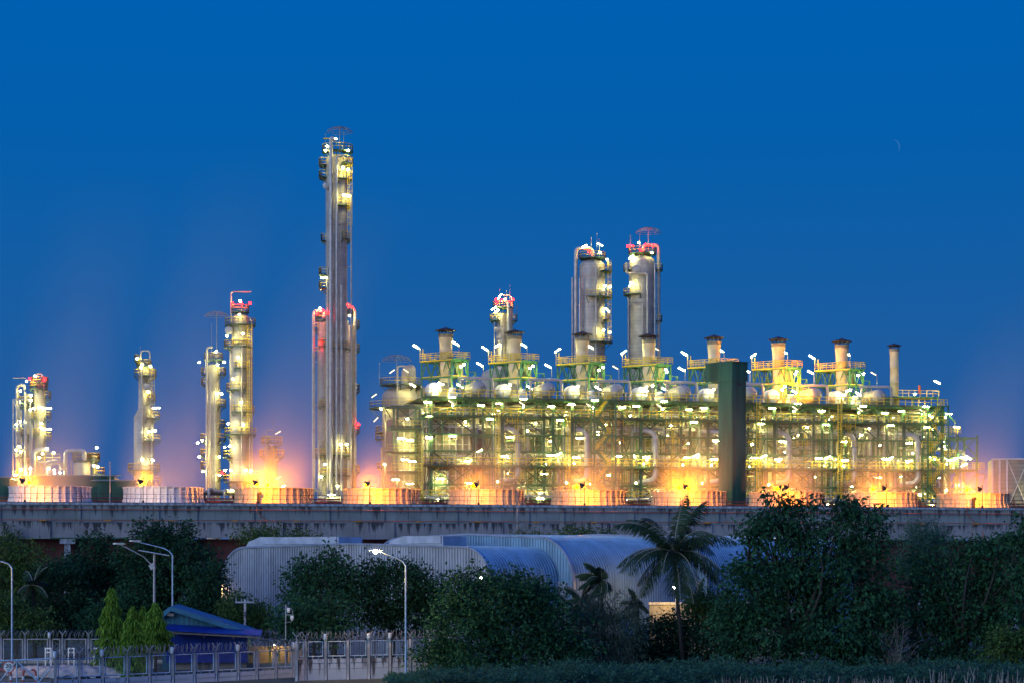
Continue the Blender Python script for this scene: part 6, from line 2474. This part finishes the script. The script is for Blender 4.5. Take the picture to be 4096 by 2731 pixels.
def crown_points(blobs, nclump, per, rg, shell=0.55, clump=0.45):
    """leaf clumps spread through ellipsoid blobs (x, y, z, rx, ry, rz), denser near their skin; returns points and outward directions"""
    w = np.array([b[3] * b[5] for b in blobs])
    w = w / w.sum()
    idx = rg.choice(len(blobs), nclump, p=w)
    B = np.array(blobs)[idx]
    u = rg.normal(size=(nclump, 3))
    u /= np.linalg.norm(u, axis=1)[:, None]
    r = shell + (1.06 - shell) * rg.random(nclump) ** 0.6
    # low-frequency lumps so that the outline is uneven
    lump = 1 + 0.26 * np.sin(u[:, 0] * 5.1 + idx) * np.sin(u[:, 2] * 6.3 + idx * 2.1) + 0.06 * rg.normal(size=nclump) + 0.14 * np.sin(u[:, 1] * 9 + u[:, 2] * 11)
    c = B[:, :3] + u * B[:, 3:6] * (r * lump)[:, None]
    cav = np.sin(c[:, 0] * 1.55 + c[:, 2] * 0.7) * np.sin(c[:, 1] * 1.3 + 1.0) + np.sin(c[:, 2] * 1.75 + c[:, 0] * 0.5) * 0.8 + 0.35 * np.sin(c[:, 0] * 3.3 - c[:, 2] * 2.9)
    ok = cav > -0.95                                   # cavities between the boughs
    c, u = c[ok], u[ok]
    nclump = len(c)
    C_ = np.repeat(c, per, 0)
    U_ = np.repeat(u, per, 0)
    off = rg.normal(size=(nclump * per, 3)) * clump
    off[:, 2] *= 0.6
    off[:, 2] += 0.12 - 0.35 * (off[:, 0] ** 2 + off[:, 1] ** 2)      # each clump is a small drooping umbrella
    nrm = off / (np.linalg.norm(off, axis=1)[:, None] + 1e-6)
    return C_ + off, nrm * 1.5 + U_ * 0.5


def limb(mb, a, b, r0, r1, rg, bendy=0.12, n=6):
    a, b = Vector(a), Vector(b)
    L = (b - a).length
    pts, rs = [], []
    k = 5
    ox, oy = rg.normal() * bendy * L, rg.normal() * bendy * L
    for i in range(k + 1):
        t = i / k
        q = a.lerp(b, t)
        w = math.sin(math.pi * t)
        pts.append(q + Vector((ox * w, oy * w, 0.05 * L * w)))
        rs.append(r0 + (r1 - r0) * t)
    mb.sweep(pts, rs, n)


def tree(label, Y, base_px, blobs_px, leafm, size=0.34, dens=1.0, seed=1, name='broadleaf_tree', cat='tree', group='trees', depth=0.8, droop=0.45, clump=0.5, aspect=0.5, shell=0.55, trunk_r=0.28, per=16, bark='bark', cover=6.2, jitter=0.5):
    rg = np.random.default_rng(seed)
    s = FPX / Y
    base = W(base_px, HOR, Y)
    root = thing(name, label, cat, (base.x, base.y, 0), 0, group)
    blobs = []
    for i, b in enumerate(blobs_px):
        px, py, rx, rz = b[:4]
        dy = b[4] if len(b) > 4 else rg.uniform(-0.6, 0.6) * rx / s * 0.5
        x, z = (px - base_px) / s, EYE - (py - HOR) / s
        blobs.append((x, dy, z, rx / s, max(rx / s * depth, 0.5), rz / s))
    area = sum(math.pi * b[3] * b[5] for b in blobs)
    nl = area * cover * dens / (size * size * aspect * 0.5)
    nclump = max(20, int(nl / per))
    P, U = crown_points(blobs, nclump, per, rg, shell, clump)
    keep = P[:, 2] > 0.1
    v = leaves(P[keep], U[keep] * 0.5, size, aspect, droop, jitter, rg)
    leaf_mesh('crown', v, leafm, root)
    mb = MB()
    low = min(b[2] - b[5] for b in blobs)
    zf = max(1.2, min(low + 1.5, 4.5))
    limb(mb, (0, 0, 0), (0.1, 0, zf), trunk_r, trunk_r * 0.75, rg, 0.05, 10)
    for b in blobs:
        tip = (b[0], b[1], b[2] + b[5] * 0.4)
        limb(mb, (0.1, 0, zf - 0.1), tip, trunk_r * 0.55, 0.035, rg)
        for k in range(4):
            u = rg.normal(size=3)
            u /= np.linalg.norm(u)
            q = (b[0] + u[0] * b[3] * 0.85, b[1] + u[1] * b[4] * 0.85, b[2] + u[2] * b[5] * 0.85)
            m_ = Vector((0.1, 0, zf)).lerp(Vector(tip), rg.uniform(0.4, 0.8))
            limb(mb, m_, q, trunk_r * 0.22, 0.02, rg, 0.1, 5)
        for k in range(2):                             # bare twigs reaching out of the crown
            q = (b[0] + rg.uniform(-0.7, 0.7) * b[3], b[1] + rg.uniform(-0.5, 0.5) * b[4], b[2] + b[5] * rg.uniform(1.02, 1.28))
            limb(mb, Vector(tip), q, 0.045, 0.015, rg, 0.12, 4)
    mb.build('trunk', M[bark], root)
    return root


LA, LB, LC, LD, LE, LF = (M[k] for k in ('leafA', 'leafB', 'leafC', 'leafD', 'leafE', 'leafF'))
# --- the wood behind the left fence
tree('broad dark tree with a high rounded top above the solar street lamp', 196, 640, [(610, 2150, 90, 55), (690, 2130, 70, 50), (560, 2220, 90, 60), (720, 2230, 110, 70), (640, 2280, 130, 80), (790, 2260, 80, 50), (600, 2390, 120, 90), (750, 2380, 100, 80)], LB, 0.36, seed=2, clump=0.5)
tree('dark tree with feathery top left of the solar street lamp', 204, 420, [(400, 2170, 55, 40), (380, 2260, 110, 70), (470, 2290, 90, 70), (300, 2300, 90, 60), (420, 2400, 130, 90)], LB, 0.32, seed=3)
tree('olive tree at the far left, behind the left edge street lamp', 205, 60, [(20, 2190, 70, 50), (110, 2240, 80, 60), (10, 2290, 90, 80), (130, 2340, 90, 80), (60, 2440, 120, 90)], LC, 0.34, seed=4)
tree('light green shrub tree low at the left edge behind the far fence', 192, 60, [(20, 2440, 70, 60), (90, 2480, 70, 50), (10, 2510, 80, 40), (160, 2500, 70, 50)], M['leafC'], 0.3, seed=5, trunk_r=0.14)
tree('dense bushy tree in the middle of the left wood', 198, 260, [(240, 2290, 80, 60), (220, 2400, 110, 80), (320, 2450, 100, 80), (200, 2510, 90, 50)], LB, 0.3, seed=6)
tree('dense dark bush behind the bright weeping trees', 194, 520, [(470, 2470, 110, 70), (600, 2480, 110, 60), (380, 2500, 80, 50), (560, 2390, 100, 50)], LA, 0.3, seed=7, trunk_r=0.16)
tree('dark tree between the blue hut and the grey shed end wall', 192, 880, [(830, 2330, 70, 70), (890, 2440, 90, 70), (800, 2440, 90, 70), (960, 2470, 80, 55), (860, 2290, 40, 40)], LB, 0.3, seed=8)
tree('shrubby tree with pointed tufts in front of the shed end wall', 188, 1000, [(950, 2420, 60, 40), (1010, 2470, 80, 50), (1040, 2440, 30, 40), (920, 2500, 80, 45), (1090, 2520, 60, 40)], LC, 0.26, seed=9, trunk_r=0.14)
tree('distant foliage drooping over the concrete band left of the shed monitor', 228, 1080, [(1010, 2140, 70, 28), (1110, 2138, 90, 30), (1210, 2145, 60, 22), (1280, 2150, 30, 16)], LC, 0.3, seed=10, dens=0.7)
tree('small distant tree against the concrete band above the tall shed', 232, 2330, [(2290, 2132, 60, 24), (2370, 2138, 80, 26), (2430, 2145, 40, 18)], LC, 0.3, seed=11, dens=0.6)
tree('thin sapling foliage against the concrete band by the lightning mast', 232, 2130, [(2100, 2150, 55, 30), (2160, 2145, 40, 26), (2110, 2180, 60, 26)], LC, 0.28, seed=12, dens=0.45)
tree('wispy small sapling against the concrete band at the far left', 236, 50, [(30, 2120, 26, 22), (70, 2135, 26, 18)], LC, 0.22, seed=13, dens=0.35)
# --- in front of the sheds
tree('dark layered tree in front of the grey shed, left of the lit street lamp', 178, 1330, [(1325, 2225, 45, 38), (1240, 2275, 80, 40), (1180, 2310, 55, 26), (1330, 2300, 90, 55), (1300, 2390, 120, 70), (1200, 2370, 60, 45), (1400, 2330, 70, 60)], LA, 0.34, seed=14, dens=0.9)
tree('big-leaved round bush behind the camera mast', 172, 1250, [(1230, 2450, 90, 70), (1320, 2460, 90, 70), (1160, 2490, 60, 50), (1260, 2530, 120, 50)], LA, 0.36, seed=15, trunk_r=0.16)
tree('dark spreading tree just behind the lit street lamp pole', 180, 1560, [(1500, 2290, 60, 60), (1590, 2280, 60, 40), (1660, 2290, 60, 36), (1560, 2370, 110, 80), (1700, 2350, 80, 70), (1480, 2420, 90, 90), (1640, 2460, 110, 90), (1760, 2420, 60, 90)], LB, 0.3, seed=16, dens=0.9)
tree('large rounded glossy tree left of the small palm, spilling over the fence', 162, 2010, [(1930, 2320, 80, 50), (2060, 2340, 110, 60), (1860, 2400, 90, 70), (2000, 2420, 150, 80), (2160, 2400, 100, 70), (1850, 2520, 130, 90), (2050, 2530, 170, 90), (2230, 2500, 110, 90), (1740, 2620, 90, 60), (1900, 2620, 150, 60), (2120, 2610, 160, 60), (2280, 2600, 100, 60), (1820, 2350, 40, 60)], LA, 0.30, seed=17, dens=1.0)
w_ = W(1922, 2308, 168)
root = thing('yard_lamp', 'small yellow lamp shining through the leaves of the rounded glossy tree', 'lamp', (w_.x, w_.y, 0))
mb = MB(); mb.tube((0, 0, 0), (0, 0, w_.z), 0.06, n=6); mb.build('post', M['grey'], root)
lamp('W', root, (0, -0.3, w_.z), scale=0.7)
tree('dark low tree mass under the coconut palm', 172, 2700, [(2640, 2560, 110, 80), (2760, 2590, 110, 70), (2560, 2600, 90, 70), (2850, 2560, 90, 80), (2700, 2500, 70, 40), (2600, 2510, 50, 30)], LB, 0.28, seed=18, trunk_r=0.16)
tree('small leafy tree at the left foot of the tallest tree', 174, 2880, [(2870, 2380, 60, 40), (2830, 2460, 80, 60), (2920, 2460, 80, 70), (2800, 2420, 40, 40)], LC, 0.26, seed=19, trunk_r=0.14)
# bamboo
tree('pale feathery bamboo clump left of the coconut palm', 166, 2440, [(2420, 2420, 70, 70), (2360, 2500, 80, 90), (2480, 2520, 80, 100), (2400, 2610, 110, 80), (2520, 2440, 40, 60), (2330, 2440, 50, 50), (2500, 2620, 60, 60)], LF, 0.40, seed=20, name='bamboo_clump', aspect=0.11, dens=0.55, droop=1.0, clump=0.5, trunk_r=0.08, jitter=0.35)
# tallest tree
tree('tallest tree, big leaves and twin tops reaching over the fan stacks', 160, 3170, [(3110, 2010, 50, 30), (3200, 2030, 70, 35), (3140, 2080, 110, 45), (3040, 2080, 40, 40), (2990, 2130, 40, 28), (3230, 2110, 80, 50), (3080, 2160, 100, 50), (3220, 2190, 70, 50),
      (3400, 2020, 70, 40), (3440, 2080, 90, 50), (3370, 2120, 90, 50), (3500, 2160, 70, 50), (3420, 2210, 110, 60), (3340, 2270, 110, 60), (3060, 2270, 110, 60), (2960, 2300, 70, 50), (3180, 2290, 120, 60),
      (3000, 2390, 130, 80), (3180, 2400, 150, 90), (3380, 2400, 150, 100), (3540, 2330, 80, 90), (2930, 2500, 90, 80), (3100, 2520, 150, 90), (3320, 2530, 150, 90), (3500, 2530, 100, 90), (3560, 2440, 70, 80), (3420, 2620, 130, 50), (2960, 2580, 70, 60), (3200, 2590, 120, 50)],
     LA, 0.37, seed=21, dens=0.9, clump=0.42, droop=0.7, trunk_r=0.34, shell=0.5)
tree('wind-blurred round treetop in front of the concrete band, right of the tallest tree', 205, 3700, [(3700, 2120, 75, 40), (3690, 2180, 90, 45), (3720, 2250, 100, 60), (3640, 2240, 60, 50)], LE, 0.26, seed=22, aspect=0.25, dens=0.8)
tree('wide dark tree filling the right side below the concrete band', 163, 3850, [(3700, 2230, 60, 36), (3800, 2200, 70, 40), (3900, 2190, 70, 40), (3990, 2180, 60, 40), (3740, 2310, 100, 70), (3880, 2290, 120, 70), (4010, 2270, 100, 70), (3680, 2420, 100, 90), (3840, 2420, 130, 90), (3990, 2400, 120, 90), (3720, 2560, 110, 90), (3870, 2560, 120, 90), (4010, 2520, 110, 80)],
     LA, 0.36, seed=23, dens=0.9, clump=0.42, droop=0.7, trunk_r=0.3, shell=0.5)
tree('tree cut by the right edge, leaves rising beside the last fan stack', 158, 4110, [(4090, 2120, 40, 60), (4070, 2200, 50, 60), (4110, 2300, 60, 90), (4090, 2440, 60, 90)], LA, 0.40, seed=24, dens=0.8, clump=0.4, droop=0.7)
tree('olive rounded bush at the lower right edge', 158, 4050, [(4020, 2560, 60, 50), (4080, 2600, 70, 60), (4000, 2630, 60, 36)], LC, 0.3, seed=25, trunk_r=0.12)
tree('small pale sapling at the foot of the tallest tree', 157, 3625, [(3620, 2640, 20, 22), (3600, 2670, 24, 20), (3650, 2668, 18, 18)], LF, 0.22, seed=26, trunk_r=0.05, cat='sapling', name='sapling', dens=0.6)
# bare twiggy shrub
rg = np.random.default_rng(40)
p = W(3580, HOR, 159)
root = thing('bare_shrub', 'leafless grey twiggy shrub right of the tallest tree', 'shrub', (p.x, p.y, 0))
mb = MB()
for k in range(46):
    a = Vector((rg.uniform(-0.5, 0.5), rg.uniform(-0.5, 0.5), rg.uniform(0.5, 3.2)))
    b = a + Vector((rg.normal() * 0.9, rg.normal() * 0.6, rg.uniform(1.0, 2.6)))
    limb(mb, (0.1 * rg.normal(), 0, 0.1), a, 0.05, 0.03, rg, 0.1, 4)
    limb(mb, a, b, 0.03, 0.012, rg, 0.12, 4)
    limb(mb, a.lerp(b, 0.5), a.lerp(b, 0.5) + Vector((rg.normal() * 0.6, rg.normal() * 0.4, rg.uniform(0.3, 1.0))), 0.02, 0.01, rg, 0.1, 4)
mb.build('branch', M['timber'], root)


# bright weeping mast trees by the hut: drooping leaves in hanging tiers
def weeping(label, Y, px, ytop, ybot, hw, seed, n=5200):
    rg = np.random.default_rng(seed)
    s = FPX / Y
    b = W(px, HOR, Y)
    root = thing('mast_tree', label, 'tree', (b.x, b.y, 0), 0, 'bright weeping trees by the hut')
    zt, zb = EYE - (ytop - HOR) / s, max(0.3, EYE - (ybot - HOR) / s)
    t = rg.random(n) ** 0.75
    z = zt - (zt - zb) * t
    rad = hw / s * (0.10 + 0.90 * np.minimum(1, t * 1.35) ** 0.8) * (1 + 0.18 * np.sin(z * 7 + seed))
    an = rg.random(n) * 2 * np.pi
    rr_ = rad * (0.55 + 0.5 * rg.random(n)) * (1 + 0.2 * np.sin(an * 3 + z * 2.2))
    P = np.stack([rr_ * np.cos(an), rr_ * np.sin(an), z], 1)
    U = np.stack([np.cos(an) * 0.5, np.sin(an) * 0.5, -1.1 * np.ones(n)], 1)
    leaf_mesh('crown', leaves(P, U, 0.34, 0.26, 0.3, 0.22, rg), LD, root)
    mb = MB()
    limb(mb, (0, 0, 0), (0, 0, zt - 0.3), 0.14, 0.04, rg, 0.01, 8)
    for k in range(26):
        z_ = zb + (zt - zb) * rg.uniform(0.1, 0.95)
        a_ = rg.uniform(0, 6.28)
        L = hw / s * 0.8 * min(1, (zt - z_) / (zt - zb) * 1.4 + 0.1)
        limb(mb, (0, 0, z_), (L * math.cos(a_), L * math.sin(a_), z_ - L * 0.9), 0.03, 0.012, rg, 0.05, 4)
    mb.build('trunk', M['bark'], root)


weeping('bright green weeping tree with a pointed top, left of the pair by the hut', 168, 447, 2348, 2705, 62, 31, 6500)
weeping('middle bright weeping tree with a bare stem top, its foliage hanging lowest', 163, 530, 2420, 2722, 52, 32, 5200)
weeping('bright weeping tree touching the blue hut on its right', 168, 620, 2405, 2590, 56, 33, 4800)
weeping('short bright weeping tree with a cut top between the pointed one and the hut', 170, 572, 2420, 2640, 40, 34, 3600)


# palms
def palm(label, Y, base_px, base_py, top_px, top_py, R_px, nf, seed, name='coconut_palm', bent=True, wind=0.0, group='palms'):
    rg = np.random.default_rng(seed)
    s = FPX / Y
    b = W(base_px, HOR, Y)
    root = thing(name, label, 'palm', (b.x, b.y, 0), 0, group)
    tx, tz = (top_px - base_px) / s, EYE - (top_py - HOR) / s
    mb = MB()
    pts, rs = [], []
    for i in range(15):
        t = i / 14
        x = tx * (t ** 0.8 if bent else t)
        pts.append((x, 0, tz * t))
        rs.append(0.19 - 0.07 * t + 0.012 * (i % 2) + (0.1 if i == 0 else 0))
    mb.sweep(pts, rs, 10)
    mb.build('trunk', M['bark'], root)
    L0 = R_px / s
    for k in range(nf):
        az_ = 2 * math.pi * (k * 0.381966 + 0.05 * rg.normal())
        el = math.radians([78, 62, 48, 34, 20, 8, -8, -22][k % 8] + rg.uniform(-6, 6))
        L = L0 * rg.uniform(0.88, 1.12)
        d = Vector((math.cos(az_) * math.cos(el) + wind, math.sin(az_) * math.cos(el), math.sin(el)))
        d.normalize()
        P = []
        q = Vector((tx, 0, tz))
        n = 15
        dd = d.copy()
        for i in range(n + 1):
            P.append(q.copy())
            dd = (dd + Vector((wind * 0.10, 0, -0.075 - 0.05 * (i / n)))).normalized()
            q = q + dd * (L / n)
        fb = MB()
        fb.sweep(P, [0.055 * (1 - 0.85 * i / n) + 0.006 for i in range(n + 1)], 4, mi=1)
        for i in range(2, n + 1):
            for sub in range(3):
                t = (i - 1 + sub / 3) / n
                a = P[i - 1].lerp(P[i], sub / 3)
                tan = (P[i] - P[i - 1]).normalized()
                side = tan.cross(Vector((0, 0, 1)))
                if side.length < 0.05:
                    side = Vector((1, 0, 0))
                side.normalize()
                ll = L * 0.30 * math.sin(math.pi * min(1, t * 0.9 + 0.12)) ** 0.7 + 0.12
                for sg in (-1, 1):
                    dr = (side * sg * 0.75 + tan * 0.55 + Vector((rg.normal() * 0.06 + wind * 0.3, rg.normal() * 0.06, -0.55 + rg.normal() * 0.1))).normalized()
                    tip = a + dr * ll + Vector((0, 0, -0.12 * ll))
                    mid = a + dr * ll * 0.5
                    w = tan * 0.05
                    fb.add([a - w * 0.6, mid - w, tip, mid + w, a + w * 0.6], [(0, 1, 2, 3, 4)], 0, False)
        fb.build('frond', [M['palm'], M['palebark']], root)
    cb = MB()
    for k in range(7):
        a_ = k * 0.9
        cb.lathe([(0.001, -0.15), (0.12, -0.08), (0.14, 0.03), (0.08, 0.13), (0.001, 0.15)], (tx + 0.25 * math.cos(a_), 0.25 * math.sin(a_), tz - 0.35 - 0.08 * (k % 3)), 8)
    if name == 'coconut_palm':
        cb.build('coconut', M['leafC'], root)


palm('tall coconut palm with drooping fronds in front of the blue-grey shed', 170, 2740, 2470, 2695, 2205, 262, 30, 51)
palm('small wind-swept palm between the bamboo and the grey shed', 168, 2420, 2450, 2405, 2320, 105, 18, 52, 'small_palm', wind=-0.35)
palm('little palm left of the bamboo with arching fronds', 170, 2320, 2480, 2325, 2400, 85, 12, 53, 'small_palm')
palm('little palm right of the bamboo, low in front of the lit wall', 176, 2560, 2480, 2550, 2420, 75, 11, 54, 'small_palm', wind=-0.2)
palm('short palm behind the coconut palm trunk on its right', 186, 2790, 2480, 2785, 2390, 80, 12, 55, 'small_palm')
palm('grey young palm in the left wood', 195, 140, 2480, 135, 2340, 90, 10, 56, 'small_palm')

# shrub carpet in front
rg = np.random.default_rng(60)
NP = 5200
Y = rg.uniform(146, 172, NP)
px = rg.uniform(1560, 4200, NP)
X = (px - 2048) / FPX * Y
ytop = np.interp(px, [1560, 1800, 2300, 4096], [2700, 2668, 2650, 2640])
hmax = np.clip((EYE - (ytop - HOR) / FPX * Y), 0.3, 2.4) * (0.80 + 0.16 * np.sin(X * 1.7) * np.sin(X * 0.61 + Y) + 0.30 * np.sin(X * 0.9 + Y * 0.4) * np.sin(X * 0.33) + 0.08 * rg.normal(size=NP))
P, U = [], []
for i in range(NP):
    n = 26
    u = rg.normal(size=(n, 3))
    u /= np.linalg.norm(u, axis=1)[:, None]
    u[:, 2] = np.abs(u[:, 2])
    c = np.array([X[i], Y[i], max(0.15, hmax[i] * rg.uniform(0.55, 1.0) - 0.25)])
    P.append(c + u * np.array([0.42, 0.42, 0.25]))
    U.append(u)
P, U = np.concatenate(P), np.concatenate(U)
o = leaf_mesh('ground_shrubs', leaves(P, U * 0.6, 0.26, 0.3, 0.2, 0.3, rg), LE)
tag(o, 'low blue-green leafy crop carpeting the foreground', kind='stuff')
mb = MB()
for i in range(380):
    px_ = rg.uniform(2850, 4150)
    Y_ = rg.uniform(144, 156)
    x = (px_ - 2048) / FPX * Y_
    h = rg.uniform(0.7, 1.4) * (1.35 if px_ > 3700 else 1.0)
    mb.sweep([(x, Y_, 0), (x + rg.normal() * 0.06, Y_, h * 0.5), (x + rg.normal() * 0.12, Y_, h)], [0.05, 0.04, 0.025], 4)
tag(mb.build('crop_stalks', M['palebark']), 'pale bare stalks standing among the low crop', kind='stuff')
